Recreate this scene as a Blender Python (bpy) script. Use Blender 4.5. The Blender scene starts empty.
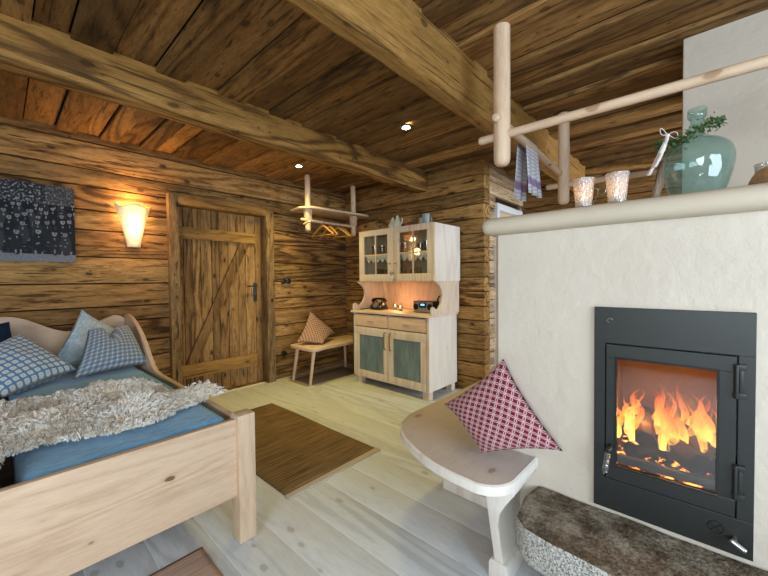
import bpy, bmesh, math, random
from mathutils import Vector, Matrix, noise
random.seed(7)
PI = math.pi
sc = bpy.context.scene
COL = sc.collection

# ---------------------------------------------------------------- camera
def rotm(yaw, pitch, roll):
    F = Vector((math.sin(yaw)*math.cos(pitch), math.cos(yaw)*math.cos(pitch), math.sin(pitch)))
    R = Vector((math.cos(yaw), -math.sin(yaw), 0)); U = R.cross(F)
    R2 = R*math.cos(roll) + U*math.sin(roll); U2 = -R*math.sin(roll) + U*math.cos(roll)
    return R2, U2, F
cam = bpy.data.cameras.new('camera'); camo = bpy.data.objects.new('camera', cam); COL.objects.link(camo)
R_, U_, F_ = rotm(math.radians(47.842), math.radians(-1.348), math.radians(-0.562))
camo.matrix_world = Matrix(((R_.x, U_.x, -F_.x, 0), (R_.y, U_.y, -F_.y, 0), (R_.z, U_.z, -F_.z, 1.22), (0, 0, 0, 1)))
cam.sensor_width = 36; cam.lens = 348.94/768*36; cam.clip_start = 0.02
sc.camera = camo

# ---------------------------------------------------------------- light and exposure
sc.view_settings.view_transform = 'Standard'; sc.view_settings.look = 'None'
sc.view_settings.gamma = 1; sc.view_settings.use_curve_mapping = False
sc.view_settings.exposure = 0.5
w = bpy.data.worlds.new('sky'); sc.world = w; w.use_nodes = True
bg = w.node_tree.nodes['Background']; bg.inputs[0].default_value = (0.75, 0.88, 1, 1); bg.inputs[1].default_value = 1.5

def area(name, loc, target, sx, sy, power, col):
    l = bpy.data.lights.new(name, 'AREA'); l.shape = 'RECTANGLE'; l.size = sx; l.size_y = sy
    l.energy = power; l.color = col
    o = bpy.data.objects.new(name, l); COL.objects.link(o); o.location = loc
    o.rotation_euler = (Vector(target)-Vector(loc)).to_track_quat('-Z', 'Y').to_euler()
    return o
def point(name, loc, power, col, r=0.03):
    l = bpy.data.lights.new(name, 'POINT'); l.energy = power; l.color = col; l.shadow_soft_size = r
    o = bpy.data.objects.new(name, l); COL.objects.link(o); o.location = loc
    return o
DAY = (0.64, 0.81, 1.0)
area('daylight_front_window', (0.2, -2.14, 1.45), (0.4, 2.0, 1.1), 2.0, 1.2, 70, DAY)
area('daylight_side_window', (-2.54, -0.6, 1.45), (2.0, 0.9, 0.9), 2.0, 1.2, 80, (0.80, 0.90, 1.0))
area('daylight_rear_window', (3.85, -2.14, 1.45), (3.6, 2.0, 1.2), 1.0, 1.4, 75, (0.80, 0.90, 1.0))
WARM = (1.0, 0.82, 0.28)
SPOTS = [(2.194, 3.199), (2.239, 1.77), (0.9, -0.6)]

# ---------------------------------------------------------------- helpers
WM = {}
def tag(o, label=None, cat=None, group=None, kind=None):
    if label: o['label'] = label
    if cat: o['category'] = cat
    if group: o['group'] = group
    if kind: o['kind'] = kind
    return o
def thing(name, label, cat, loc=(0, 0, 0), rotz=0, group=None, kind=None):
    o = bpy.data.objects.new(name, None); COL.objects.link(o)
    o.empty_display_size = 0.05
    o.location = loc; o.rotation_euler = (0, 0, rotz)
    WM[o.name] = Matrix.Translation(loc) @ Matrix.Rotation(rotz, 4, 'Z')
    return tag(o, label, cat, group, kind)

class MB:
    """collects shapes, becomes one mesh"""
    def __init__(s):
        s.v = []; s.f = []; s.b = []; s.uv = {}; s.bid = 0; s.mi = []; s.m = 0
    def nb(s):
        s.bid = random.random()*50
        return s
    def add(s, vs, fs, uvs=None):
        n = len(s.v); s.v += [tuple(v) for v in vs]
        for f in fs:
            s.f.append([n+i for i in f]); s.b.append(s.bid); s.mi.append(s.m)
        if uvs:
            for i, u in enumerate(uvs): s.uv[n+i] = u
    def box(s, x0, x1, y0, y1, z0, z1, bev=0.0, M=None):
        bm = bmesh.new(); bmesh.ops.create_cube(bm, size=1)
        for v in bm.verts:
            v.co = ((x0+x1)/2+v.co.x*(x1-x0), (y0+y1)/2+v.co.y*(y1-y0), (z0+z1)/2+v.co.z*(z1-z0))
        if bev > 0:
            bev = min(bev, 0.45*min(abs(x1-x0), abs(y1-y0), abs(z1-z0)))
            bmesh.ops.bevel(bm, geom=bm.edges[:], offset=bev, segments=2, profile=0.6, affect='EDGES')
        s.bmesh(bm, M)
    def bmesh(s, bm, M=None):
        bm.verts.index_update()
        s.add([(M @ v.co) if M else v.co.copy() for v in bm.verts], [[v.index for v in f.verts] for f in bm.faces])
        bm.free()
    def tube(s, pts, rads, seg=12, cap=True, flat=1.0):
        pts = [Vector(p) for p in pts]
        if not hasattr(rads, '__len__'): rads = [rads]*len(pts)
        n = len(pts); vs = []; fs = []
        up = None
        for i, p in enumerate(pts):
            t = (pts[min(i+1, n-1)]-pts[max(i-1, 0)]).normalized()
            if up is None:
                up = Vector((0, 0, 1)) if abs(t.z) < 0.9 else Vector((0, 1, 0))
            a = t.cross(up)
            if a.length < 1e-5: a = t.cross(Vector((1, 0.1, 0)))
            a.normalize(); b = a.cross(t).normalized(); up = b
            for k in range(seg):
                th = 2*PI*k/seg
                vs.append(p+a*math.cos(th)*rads[i]+b*math.sin(th)*rads[i]*flat)
        for i in range(n-1):
            for k in range(seg):
                k2 = (k+1) % seg
                fs.append([i*seg+k, i*seg+k2, (i+1)*seg+k2, (i+1)*seg+k])
        if cap:
            fs.append(list(range(seg))[::-1]); fs.append([(n-1)*seg+k for k in range(seg)])
        s.add(vs, fs)
    def rod(s, a, b, r, seg=16, round_=True):
        a = Vector(a); b = Vector(b); d = (b-a).normalized(); L = (b-a).length
        if round_:
            q = [(0, .55), (.12, .8), (.35, .95), (.7, 1)]
            pts = [a+d*r*t for t, _ in q]+[b-d*r*t for t, _ in q[::-1]]
            rr = [r*k for _, k in q]+[r*k for _, k in q[::-1]]
        else: pts = [a, b]; rr = [r, r]
        s.tube(pts, rr, seg)
    def lathe(s, prof, c=(0, 0, 0), seg=32, close=False, M=None):
        vs = []; fs = []; n = len(prof)
        for r, z in prof:
            for k in range(seg):
                th = 2*PI*k/seg; v = Vector((r*math.cos(th), r*math.sin(th), z))
                vs.append((M @ v if M else v)+Vector(c))
        for i in range(n-1):
            for k in range(seg):
                k2 = (k+1) % seg
                fs.append([i*seg+k, i*seg+k2, (i+1)*seg+k2, (i+1)*seg+k])
        if not close:
            if prof[0][0] > 1e-6: fs.append(list(range(seg))[::-1])
            if prof[-1][0] > 1e-6: fs.append([(n-1)*seg+k for k in range(seg)])
        s.add(vs, fs)
    def prism(s, poly, axis, a, b, bev=0.0):
        """poly in the two other axes (in xyz order), extruded along axis from a to b"""
        bm = bmesh.new()
        def P(p, h):
            if axis == 'Z': return (p[0], p[1], h)
            if axis == 'X': return (h, p[0], p[1])
            return (p[0], h, p[1])
        v0 = [bm.verts.new(P(p, a)) for p in poly]; v1 = [bm.verts.new(P(p, b)) for p in poly]
        bm.faces.new(v0); bm.faces.new(v1[::-1]); n = len(poly)
        for i in range(n): bm.faces.new([v0[i], v1[i], v1[(i+1) % n], v0[(i+1) % n]])
        bmesh.ops.recalc_face_normals(bm, faces=bm.faces)
        if bev > 0:
            es = [e for e in bm.edges if len(e.link_faces) == 2 and e.calc_face_angle(0) > 0.6]
            bmesh.ops.bevel(bm, geom=es, offset=bev, segments=2, profile=0.6, affect='EDGES')
        s.bmesh(bm)
    def sphere(s, c, r, seg=16, sc_=(1, 1, 1)):
        bm = bmesh.new(); bmesh.ops.create_uvsphere(bm, u_segments=seg, v_segments=max(6, seg*2//3), radius=r)
        for v in bm.verts: v.co = Vector((v.co.x*sc_[0], v.co.y*sc_[1], v.co.z*sc_[2]))+Vector(c)
        s.bmesh(bm)
    def build(s, name, mat, parent=None, smooth=True, sub=0, angle=40, bump=None):
        me = bpy.data.meshes.new(name)
        vs = s.v
        if parent is not None:
            W = WM[parent.name]; I = W.inverted(); vs = [tuple(I @ Vector(v)) for v in vs]
        me.from_pydata(vs, [], s.f)
        at = me.attributes.new('bid', 'FLOAT', 'FACE'); at.data.foreach_set('value', s.b)
        if s.uv:
            uvl = me.uv_layers.new(name='UVMap')
            for l in me.loops: uvl.data[l.index].uv = s.uv.get(l.vertex_index, (0, 0))
        mats = mat if isinstance(mat, (list, tuple)) else [mat]
        for m_ in mats: me.materials.append(m_)
        if len(mats) > 1: me.polygons.foreach_set('material_index', s.mi)
        bm = bmesh.new(); bm.from_mesh(me); bmesh.ops.recalc_face_normals(bm, faces=bm.faces); bm.to_mesh(me); bm.free()
        if smooth:
            me.polygons.foreach_set('use_smooth', [True]*len(me.polygons))
            me.set_sharp_from_angle(angle=math.radians(angle))
        o = bpy.data.objects.new(name, me); COL.objects.link(o)
        if parent is not None: o.parent = parent; WM[o.name] = WM[parent.name]
        else: WM[o.name] = Matrix.Identity(4)
        if sub:
            md = o.modifiers.new('sub', 'SUBSURF'); md.levels = sub; md.render_levels = sub
        return o
def struct(o): o['kind'] = 'structure'; return o
def copy_thing(o, loc, rotz=None, label=None, group=None, scale=None):
    c = o.copy(); COL.objects.link(c); c.location = loc
    if rotz is not None: c.rotation_euler = (0, 0, rotz)
    if scale: c.scale = scale
    if label: c['label'] = label
    if group: c['group'] = group
    def rec(src, dst):
        for ch in [x for x in bpy.data.objects if x.parent == src]:
            d = ch.copy(); COL.objects.link(d); d.parent = dst; rec(ch, d)
    rec(o, c)
    return c

# ---------------------------------------------------------------- materials
class NT:
    def __init__(s, name, rough=0.6, spec=0.3):
        s.mat = bpy.data.materials.new(name); s.mat.use_nodes = True
        s.t = s.mat.node_tree; s.n = s.t.nodes; s.l = s.t.links
        s.p = s.n['Principled BSDF']; s.p.inputs['Roughness'].default_value = rough
        s.p.inputs['Specular IOR Level'].default_value = spec
        s.out = s.n['Material Output']
    def inp(s, node, k, v):
        if v is None: return
        if isinstance(v, bpy.types.NodeSocket): s.l.new(v, node.inputs[k])
        else:
            i = node.inputs[k]
            if hasattr(i.default_value, '__len__') and len(i.default_value) == 4 and hasattr(v, '__len__') and len(v) == 3: v = (*v, 1)
            i.default_value = v
    def node(s, t, **k):
        n = s.n.new(t)
        for a, b in k.items(): setattr(n, a, b)
        return n
    def m(s, op, a, b=None, c=None, clamp=False):
        n = s.node('ShaderNodeMath', operation=op, use_clamp=clamp)
        s.inp(n, 0, a); s.inp(n, 1, b); s.inp(n, 2, c); return n.outputs[0]
    def vm(s, op, a, b=None, scale=None):
        n = s.node('ShaderNodeVectorMath', operation=op); s.inp(n, 0, a); s.inp(n, 1, b)
        if scale is not None: s.inp(n, 'Scale', scale)
        return n.outputs['Value'] if op in ('LENGTH', 'DISTANCE', 'DOT_PRODUCT') else n.outputs[0]
    def obj(s): return s.node('ShaderNodeTexCoord').outputs['Object']
    def uv(s): return s.node('ShaderNodeTexCoord').outputs['UV']
    def sep(s, v):
        n = s.node('ShaderNodeSeparateXYZ'); s.inp(n, 0, v); return n.outputs
    def comb(s, x, y, z=0):
        n = s.node('ShaderNodeCombineXYZ'); s.inp(n, 0, x); s.inp(n, 1, y); s.inp(n, 2, z); return n.outputs[0]
    def noise(s, v, scale, detail=3, rough=0.5, dist=0, col=False):
        n = s.node('ShaderNodeTexNoise'); s.inp(n, 'Vector', v); n.inputs['Scale'].default_value = scale
        n.inputs['Detail'].default_value = detail; n.inputs['Roughness'].default_value = rough
        n.inputs['Distortion'].default_value = dist
        return n.outputs['Color'] if col else n.outputs['Fac']
    def vor(s, v, scale, feature='F1', out='Distance', rnd=1):
        n = s.node('ShaderNodeTexVoronoi', feature=feature); s.inp(n, 'Vector', v); n.inputs['Scale'].default_value = scale
        n.inputs['Randomness'].default_value = rnd
        return n.outputs[out]
    def ramp(s, f, stops, interp='LINEAR'):
        n = s.node('ShaderNodeValToRGB'); s.inp(n, 0, f); r = n.color_ramp; r.interpolation = interp
        while len(r.elements) < len(stops): r.elements.new(0.5)
        for e, (p, c) in zip(r.elements, stops):
            e.position = p; e.color = (*c, 1) if hasattr(c, '__len__') else (c, c, c, 1)
        return n.outputs[0]
    def mix(s, f, a, b, blend='MIX'):
        n = s.node('ShaderNodeMix', data_type='RGBA', blend_type=blend)
        s.inp(n, 0, f); s.inp(n, 6, a); s.inp(n, 7, b); return n.outputs[2]
    def map(s, v, scale=(1, 1, 1), loc=(0, 0, 0), rot=(0, 0, 0)):
        n = s.node('ShaderNodeMapping'); s.inp(n, 0, v); n.inputs['Scale'].default_value = scale
        n.inputs['Location'].default_value = loc; n.inputs['Rotation'].default_value = rot; return n.outputs[0]
    def color(s, c): s.inp(s.p, 'Base Color', c)
    def bump(s, h, strength=0.3, dist=0.01):
        n = s.node('ShaderNodeBump'); s.inp(n, 'Height', h); n.inputs['Strength'].default_value = strength
        n.inputs['Distance'].default_value = dist; s.l.new(n.outputs[0], s.p.inputs['Normal'])

def wood(name, light, mid, dark, axis, rings=14, ringmix=0.5, cracks=0.5, knots=0.6, var=0.5, rough=0.7, bump=0.4, tint=None, fine=1.0, knotcol=None, scale=1.0, kscale=1.0, contrast=1.5, crackst=0.085):
    s = NT(name, rough, 0.25)
    c = s.obj()
    a = s.node('ShaderNodeAttribute', attribute_name='bid')
    off = s.vm('SCALE', (3.71, 5.13, 2.37), scale=a.outputs['Fac'])
    c = s.vm('ADD', c, off)
    ax = 'XYZ'.index(axis)
    def st(k): v = [scale]*3; v[ax] = k*scale; return tuple(v)
    wr = s.node('ShaderNodeTexWhiteNoise', noise_dimensions='1D'); s.l.new(s.m('ADD', a.outputs['Fac'], 3.3), wr.inputs['W'])
    base = s.noise(s.map(c, st(0.11)), 4.5, 2, 0.4, 0.25)
    ring = s.m('MULTIPLY_ADD', s.m('SINE', s.m('MULTIPLY', base, rings*6.28)), 0.5, 0.5)
    ring = s.m('POWER', ring, 2.0)
    rm = s.m('MULTIPLY', s.m('MULTIPLY_ADD', s.m('POWER', wr.outputs['Value'], 1.5), 0.8, 0.2), ringmix*1.3)
    fib = s.noise(s.map(c, st(0.10)), 150*fine, 3, 0.7)
    fib2 = s.noise(s.map(c, st(0.15)), 62*fine, 5, 0.75, 0.1)
    fib3 = s.noise(s.map(c, st(0.12)), 11, 3, 0.6)
    t = s.m('ADD', s.m('MULTIPLY', ring, rm), s.m('ADD', s.m('MULTIPLY', fib2, 0.8), s.m('MULTIPLY', fib, 0.5)))
    t = s.m('ADD', t, s.m('MULTIPLY', fib3, 0.3))
    t = s.m('SUBTRACT', t, 0.42)
    t = s.m('MULTIPLY_ADD', s.m('SUBTRACT', t, 0.42), contrast, 0.45)
    col = s.ramp(t, [(0.10, light), (0.5, mid), (0.95, dark)])
    # board to board variation
    wn = s.node('ShaderNodeTexWhiteNoise', noise_dimensions='1D'); s.l.new(a.outputs['Fac'], wn.inputs['W'])
    val = s.m('MULTIPLY_ADD', wn.outputs['Value'], var, 1-var*0.55)
    patch = s.noise(s.map(c, st(0.35)), 2.3, 3, 0.6)
    val = s.m('MULTIPLY', val, s.m('MULTIPLY_ADD', patch, 0.9*var+0.15, 1-0.45*var-0.07))
    col = s.mix(1.0, col, s.comb(val, val, val), 'MULTIPLY')
    if tint:
        w2 = s.node('ShaderNodeTexWhiteNoise', noise_dimensions='1D')
        s.l.new(s.m('ADD', a.outputs['Fac'], 7.7), w2.inputs['W'])
        col = s.mix(s.m('MULTIPLY', w2.outputs['Value'], tint[1]), col, s.mix(1.0, col, tint[0], 'MULTIPLY'))
    h = s.m('ADD', s.m('MULTIPLY', fib, 0.5), s.m('MULTIPLY', fib2, 0.6))
    h = s.m('ADD', h, s.m('MULTIPLY', ring, -0.3))
    if cracks > 0:
        cr = s.noise(s.map(c, st(crackst)), 46, 3, 0.65, 0.2)
        crm = s.ramp(cr, [(0.59, 0), (0.64, 1)])
        sp = s.vor(s.map(c, st(0.6)), 11)
        crm = s.m('MAXIMUM', crm, s.ramp(sp, [(0.06, 0.9), (0.10, 0.0)]))
        col = s.mix(s.m('MULTIPLY', crm, cracks), col, tuple(x*0.30 for x in dark))
        h = s.m('SUBTRACT', h, s.m('MULTIPLY', crm, 0.8*cracks))
    if knots > 0:
        kv = s.map(c, st(0.55))
        kd = s.vor(s.vm('ADD', kv, s.vm('SCALE', s.noise(kv, 14, 2, 0.5, 0, True), scale=0.03)), 7*kscale)
        km = s.ramp(kd, [(0.09, 1), (0.125, 0)])
        halo = s.ramp(kd, [(0.10, 0.45), (0.26, 0)]); col = s.mix(s.m('MULTIPLY', halo, knots), col, dark)
        col = s.mix(s.m('MULTIPLY', km, knots), col, knotcol or tuple(x*0.35 for x in dark))
    s.color(col); s.bump(h, bump, 0.006)
    return s.mat

def plain(name, col, rough=0.5, spec=0.3, metal=0.0, nscale=40, namt=0.12, bump=0.0, coat=0):
    s = NT(name, rough, spec); s.p.inputs['Metallic'].default_value = metal
    n = s.noise(s.obj(), nscale, 3, 0.6)
    k = s.m('MULTIPLY_ADD', n, namt*2, 1-namt)
    s.color(s.mix(1.0, col, s.comb(k, k, k), 'MULTIPLY'))
    if bump: s.bump(n, bump, 0.004)
    if coat: s.p.inputs['Coat Weight'].default_value = coat
    return s.mat
def emit(name, col, strength):
    s = NT(name); s.color((0, 0, 0)); s.p.inputs['Emission Color'].default_value = (*col, 1)
    s.p.inputs['Emission Strength'].default_value = strength; return s.mat
def pane(name, tint=(1, 1, 1), refl=0.1, rough=0.02):
    s = NT(name); tr = s.node('ShaderNodeBsdfTransparent'); tr.inputs[0].default_value = (*tint, 1)
    gl = s.node('ShaderNodeBsdfGlossy'); gl.inputs['Roughness'].default_value = rough
    mx = s.node('ShaderNodeMixShader'); mx.inputs[0].default_value = refl
    s.l.new(tr.outputs[0], mx.inputs[1]); s.l.new(gl.outputs[0], mx.inputs[2]); s.l.new(mx.outputs[0], s.out.inputs[0])
    return s.mat
def glass(name, tint=(1, 1, 1), rough=0.02, bump=None):
    s = NT(name, rough, 0.5); s.color(tint); s.p.inputs['Transmission Weight'].default_value = 1; s.p.inputs['IOR'].default_value = 1.45
    if bump:
        v = s.vor(s.obj(), bump[0]); s.bump(v, bump[1], 0.003)
    return s.mat

OLD = dict(light=(0.52, 0.31, 0.115), mid=(0.32, 0.178, 0.056), dark=(0.10, 0.050, 0.017), contrast=1.55)
W_wallX = wood('old_wood_x', axis='X', rings=10, ringmix=0.38, cracks=0.8, knots=0.8, var=0.6, bump=0.7, tint=((0.85, 0.72, 0.62), 0.8), **OLD)
W_wallY = wood('old_wood_y', axis='Y', rings=10, ringmix=0.38, cracks=0.8, knots=0.8, var=0.6, bump=0.7, tint=((0.9, 0.8, 0.7), 0.8), **OLD)
W_frame = wood('door_frame_wood', (0.36, 0.22, 0.09), (0.20, 0.115, 0.045), (0.06, 0.032, 0.014), 'Z', rings=8, ringmix=0.3, cracks=0.9, knots=0.9, var=0.3, bump=0.7, contrast=1.6)
W_end = wood('pale_wood_x', (0.62, 0.47, 0.30), (0.42, 0.29, 0.165), (0.14, 0.08, 0.035), 'X', contrast=1.4, rings=6, ringmix=0.3, cracks=0.8, knots=0.8, var=0.5, bump=0.7)  # paler, greyer tone than the other log walls
W_beam = wood('beam_wood', (0.44, 0.235, 0.065), (0.29, 0.148, 0.036), (0.12, 0.055, 0.014), 'X', contrast=1.5, crackst=0.03, rings=9, ringmix=0.35, cracks=0.75, knots=0.7, var=0.15, bump=0.5)
W_ceil = wood('ceiling_wood', (0.46, 0.26, 0.09), (0.26, 0.138, 0.044), (0.07, 0.034, 0.012), 'Y', contrast=1.2, rings=12, ringmix=0.3, cracks=0.65, knots=0.6, var=0.95, bump=0.4, tint=((0.72, 0.66, 0.60), 0.8))
W_vert = wood('door_wood', (0.42, 0.25, 0.10), (0.27, 0.145, 0.047), (0.09, 0.044, 0.016), 'Z', contrast=1.5, rings=10, ringmix=0.35, cracks=0.7, knots=0.9, var=0.55, bump=0.5, tint=((0.85, 0.75, 0.68), 0.8))
PINE = dict(light=(0.70, 0.52, 0.36), mid=(0.62, 0.44, 0.295), dark=(0.48, 0.32, 0.195), contrast=1.2)
P_x = wood('pine_x', axis='X', rings=10, ringmix=0.22, cracks=0, knots=0.9, var=0.12, rough=0.5, bump=0.06, knotcol=(0.14, 0.07, 0.035), kscale=1.5, **PINE)
P_y = wood('pine_y', axis='Y', rings=10, ringmix=0.22, cracks=0, knots=0.6, var=0.12, rough=0.5, bump=0.06, knotcol=(0.25, 0.13, 0.06), **PINE)
P_z = wood('pine_z', axis='Z', rings=10, ringmix=0.22, cracks=0, knots=0.5, var=0.12, rough=0.5, bump=0.06, knotcol=(0.30, 0.16, 0.08), **PINE)
WASH = dict(light=(0.74, 0.63, 0.51), mid=(0.68, 0.56, 0.44), dark=(0.57, 0.44, 0.32), contrast=1.0)
H_z = wood('washed_pine_z', axis='Z', rings=9, ringmix=0.4, cracks=0, knots=0.2, var=0.1, rough=0.5, bump=0.05, knotcol=(0.4, 0.25, 0.15), **WASH)
H_y = wood('washed_pine_y', axis='Y', rings=9, ringmix=0.4, cracks=0, knots=0.35, var=0.1, rough=0.5, bump=0.05, knotcol=(0.35, 0.2, 0.12), **WASH)
H_x = wood('washed_pine_x', axis='X', rings=9, ringmix=0.4, cracks=0, knots=0.2, var=0.1, rough=0.5, bump=0.05, knotcol=(0.4, 0.25, 0.15), **WASH)
B_seat = wood('limed_pine', (0.56, 0.47, 0.41), (0.49, 0.405, 0.345), (0.37, 0.29, 0.24), 'X', contrast=1.0, rings=9, ringmix=0.2, cracks=0, knots=0.55, var=0.12, rough=0.5, bump=0.06, knotcol=(0.16, 0.09, 0.06))
B_white = wood('limed_and_daylit_pine', (0.82, 0.77, 0.70), (0.76, 0.70, 0.62), (0.66, 0.58, 0.49), 'Z', contrast=0.9, rings=9, ringmix=0.4, cracks=0, knots=0.2, var=0.08, rough=0.5, bump=0.05, knotcol=(0.4, 0.3, 0.2))
FLOOR = wood('whitewashed_floor', (0.65, 0.675, 0.69), (0.58, 0.605, 0.62), (0.47, 0.485, 0.49), 'Y', rings=8, ringmix=0.35, cracks=0.0, knots=0.45, var=0.07, rough=0.5, bump=0.06, knotcol=(0.25, 0.2, 0.16))

def plaster():
    s = NT('lime_plaster', 0.9, 0.1); c = s.obj()
    n = s.noise(c, 2.0, 4, 0.6); s.color(s.ramp(n, [(0.3, (0.58, 0.505, 0.41)), (0.7, (0.64, 0.565, 0.465))]))
    s.bump(s.m('ADD', s.noise(c, 26, 4, 0.65), s.m('MULTIPLY', s.noise(c, 6, 2, 0.5), 1.5)), 0.5, 0.008); return s.mat
PLASTER = plaster()
MANTEL = plain('smoothed_plaster', (0.57, 0.485, 0.365), 0.7, 0.2, nscale=5, namt=0.08, bump=0.15)
BLACK = plain('black_iron', (0.028, 0.030, 0.027), 0.42, 0.5, 0.3, 60, 0.1, 0.05)
BLACKP = plain('black_plastic', (0.012, 0.012, 0.013), 0.25, 0.5, 0, 50, 0.1)
STEEL = plain('brushed_steel', (0.45, 0.45, 0.44), 0.3, 0.5, 0.9, 80, 0.1)
CHAR = plain('charred_wood', (0.035, 0.022, 0.016), 0.9, 0.1, 0, 30, 0.5, 0.6)
FIREBRICK = plain('firebrick', (0.16, 0.10, 0.06), 0.9, 0.1, 0, 12, 0.3, 0.2)
BRASS = plain('aged_brass', (0.42, 0.27, 0.10), 0.35, 0.5, 0.8, 60, 0.1)
WAX = plain('white_wax', (0.85, 0.80, 0.70), 0.5, 0.4, 0, 30, 0.03)
FLAME = emit('candle_flame', (1.0, 0.62, 0.26), 9)
SPOTLAMP = emit('spot_lamp', (1.0, 0.95, 0.70), 25)
WHITEPAINT = plain('white_paint', (0.72, 0.73, 0.74), 0.5, 0.3, 0, 20, 0.04)
CERAMIC = plain('cream_ceramic', (0.66, 0.66, 0.52), 0.25, 0.5, 0, 30, 0.05)
MUG = plain('grey_blue_ceramic', (0.30, 0.36, 0.34), 0.3, 0.5, 0, 30, 0.05)
CLEAR = pane('clear_pane', (0.93, 0.95, 0.92), 0.09, 0.03)
SMOKED = pane('stove_pane', (0.90, 0.86, 0.82), 0.09, 0.05)
TUMBLER = pane('drinking_glass_clear', (0.80, 0.82, 0.78), 0.18, 0.1)
def cutglass():
    s = NT('cut_glass'); c = s.obj(); v = s.vor(c, 150)
    bp = s.node('ShaderNodeBump'); s.l.new(v, bp.inputs['Height']); bp.inputs['Distance'].default_value = 0.004
    tr = s.node('ShaderNodeBsdfTransparent'); tr.inputs[0].default_value = (0.95, 0.93, 0.9, 1)
    gl = s.node('ShaderNodeBsdfGlossy'); gl.inputs['Roughness'].default_value = 0.12; s.l.new(bp.outputs[0], gl.inputs['Normal'])
    tl = s.node('ShaderNodeBsdfTranslucent'); tl.inputs[0].default_value = (0.85, 0.80, 0.74, 1)
    df = s.node('ShaderNodeBsdfDiffuse'); df.inputs[0].default_value = (0.75, 0.73, 0.70, 1)
    def mx(f, a, b_):
        n = s.node('ShaderNodeMixShader'); s.inp(n, 0, f); s.l.new(a, n.inputs[1]); s.l.new(b_, n.inputs[2]); return n.outputs[0]
    body = mx(0.4, mx(0.5, tl.outputs[0], df.outputs[0]), gl.outputs[0])
    f = s.ramp(v, [(0.15, 0.22), (0.55, 0.62)])
    s.l.new(mx(f, tr.outputs[0], body), s.out.inputs[0]); return s.mat
CUTGLASS = cutglass()
GREENGLASS = glass('pale_green_glass', (0.86, 0.95, 0.93), 0.01)

# ---------------------------------------------------------------- setting
CZ = 2.46; YB = 3.85; XR = 3.41; YS = 1.674; XF = 4.49; YF = -2.2; XL = -2.6
# floor boards
b = MB(); x = XL-0.02
i = 0
while x < XF:
    wd = 0.218; y = YF
    while y < YB:
        L = 7; y1 = min(YB, y+L)
        b.nb(); b.box(x+0.0018, min(x+wd, XF)-0.0018, y, y1-0.001, -0.03, 0.0, 0.001); y = y1
    x += wd
b.m = 1; b.box(XL-0.1, XF+0.1, YF-0.1, YB+0.2, -0.08, -0.0012)
struct(b.build('floor', [FLOOR, plain('white_seam', (0.80, 0.80, 0.78), 0.6)]))
# ceiling: boards along Y in three bays, every other one set lower
b = MB()
for (ya, yb_) in ((YF, 1.02), (1.0, 2.45), (2.43, YB+0.02)):
    x = XL; k = 0
    while x < XF:
        wd = random.uniform(0.125, 0.195); low = (k % 2)
        b.nb(); z0 = CZ+(0.0 if low else 0.022)+random.uniform(-.003, .003)
        b.box(x+0.004, x+wd-0.004, ya, yb_, z0, z0+0.03, 0.004)
        x += wd; k += 1
b.m = 1; b.box(XL-0.1, XF+0.1, YF-0.1, YB+0.2, CZ+0.038, CZ+0.12)
struct(b.build('ceiling', [W_ceil, plain('dark_gap', (0.02, 0.012, 0.007), 0.95, 0.05)]))
# log walls
CHINK = plain('dark_seam', (0.035, 0.020, 0.010), 0.95, 0.05)
def log_wall(name, mat, axis, a0, a1, face, thick, sgn, holes=(), hs=None, z0=0.0, z1=CZ+0.06, rnd=1):
    """boards stacked; the visible face lies at face, body goes sgn*thick behind"""
    r = random.Random(rnd); b = MB(); z = z0
    while z < z1-0.001:
        h = r.uniform(0.13, 0.235) if hs is None else hs
        zt = min(z+h, z1)
        if z1-zt < 0.07: zt = z1
        segs = [(a0, a1)]
        for (h0, h1, hz0, hz1) in holes:
            if zt > hz0+0.02 and z < hz1-0.02:
                segs = [q for s_ in segs for q in ((s_[0], min(s_[1], h0)), (max(s_[0], h1), s_[1])) if q[1]-q[0] > 0.01]
        for (p, q) in segs:
            zc, zd = z, zt
            for (h0, h1, hz0, hz1) in holes:
                if q > h0+.02 and p < h1-.02 and zc < hz1 < zd and hz1-zc < 0.16: zc = hz1
            b.bid = r.random()*50
            f = face+sgn*r.uniform(0, 0.020)
            lo, hi = sorted((f, face+sgn*thick))
            if axis == 'X': b.box(p, q, lo, hi, zc+0.004, zd-0.004, 0.011)
            else: b.box(lo, hi, p, q, zc+0.004, zd-0.004, 0.011)
        z = zt
    b.m = 1
    segs = [(a0, a1, z0-0.1, z1)]
    if len(holes) > 1: segs = [(a0, -0.8, -0.1, z1), (1.2, 3.35, -0.1, z1), (4.35, a1, -0.1, z1), (-0.8, 1.2, 2.05, z1), (-0.8, 1.2, -.1, .85), (3.35, 4.35, 2.15, z1), (3.35, 4.35, -.1, .75)]
    elif holes:
        (h0, h1, hz0, hz1) = holes[0]; segs = [(a0, h0-.005, z0-0.1, z1), (h1+.005, a1, z0-0.1, z1), (h0-.01, h1+.01, hz1+0.003, z1)]+([(h0-.01, h1+.01, z0-0.1, hz0-.003)] if hz0 > 0 else [])
    for (p, q, zz0, zz1) in segs:
        lo, hi = sorted((face+sgn*0.040, face+sgn*(thick+0.0)))
        if q-p < 0.02: continue
        if p == a0: p += 0.015
        if q == a1: q -= 0.015
        if axis == 'X': b.box(p, q, lo, hi, zz0, zz1)
        else: b.box(lo, hi, p, q, zz0, zz1)
    return struct(b.build(name, [mat, CHINK]))
log_wall('wall_back', W_wallX, 'X', XL, XR+0.14, YB, 0.16, 1, holes=[(1.17, 2.15, -0.1, 2.02)], rnd=3)
log_wall('wall_right', W_wallY, 'Y', YS+0.0, YB-0.002, XR, 0.14, 1, hs=0.155, rnd=5)
log_wall('wall_right_return', W_end, 'X', XR+0.142, XF+0.12, YS, 0.14, 1, holes=[(3.70, 4.42, -0.1, 2.05)], hs=0.142, rnd=6)
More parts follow.
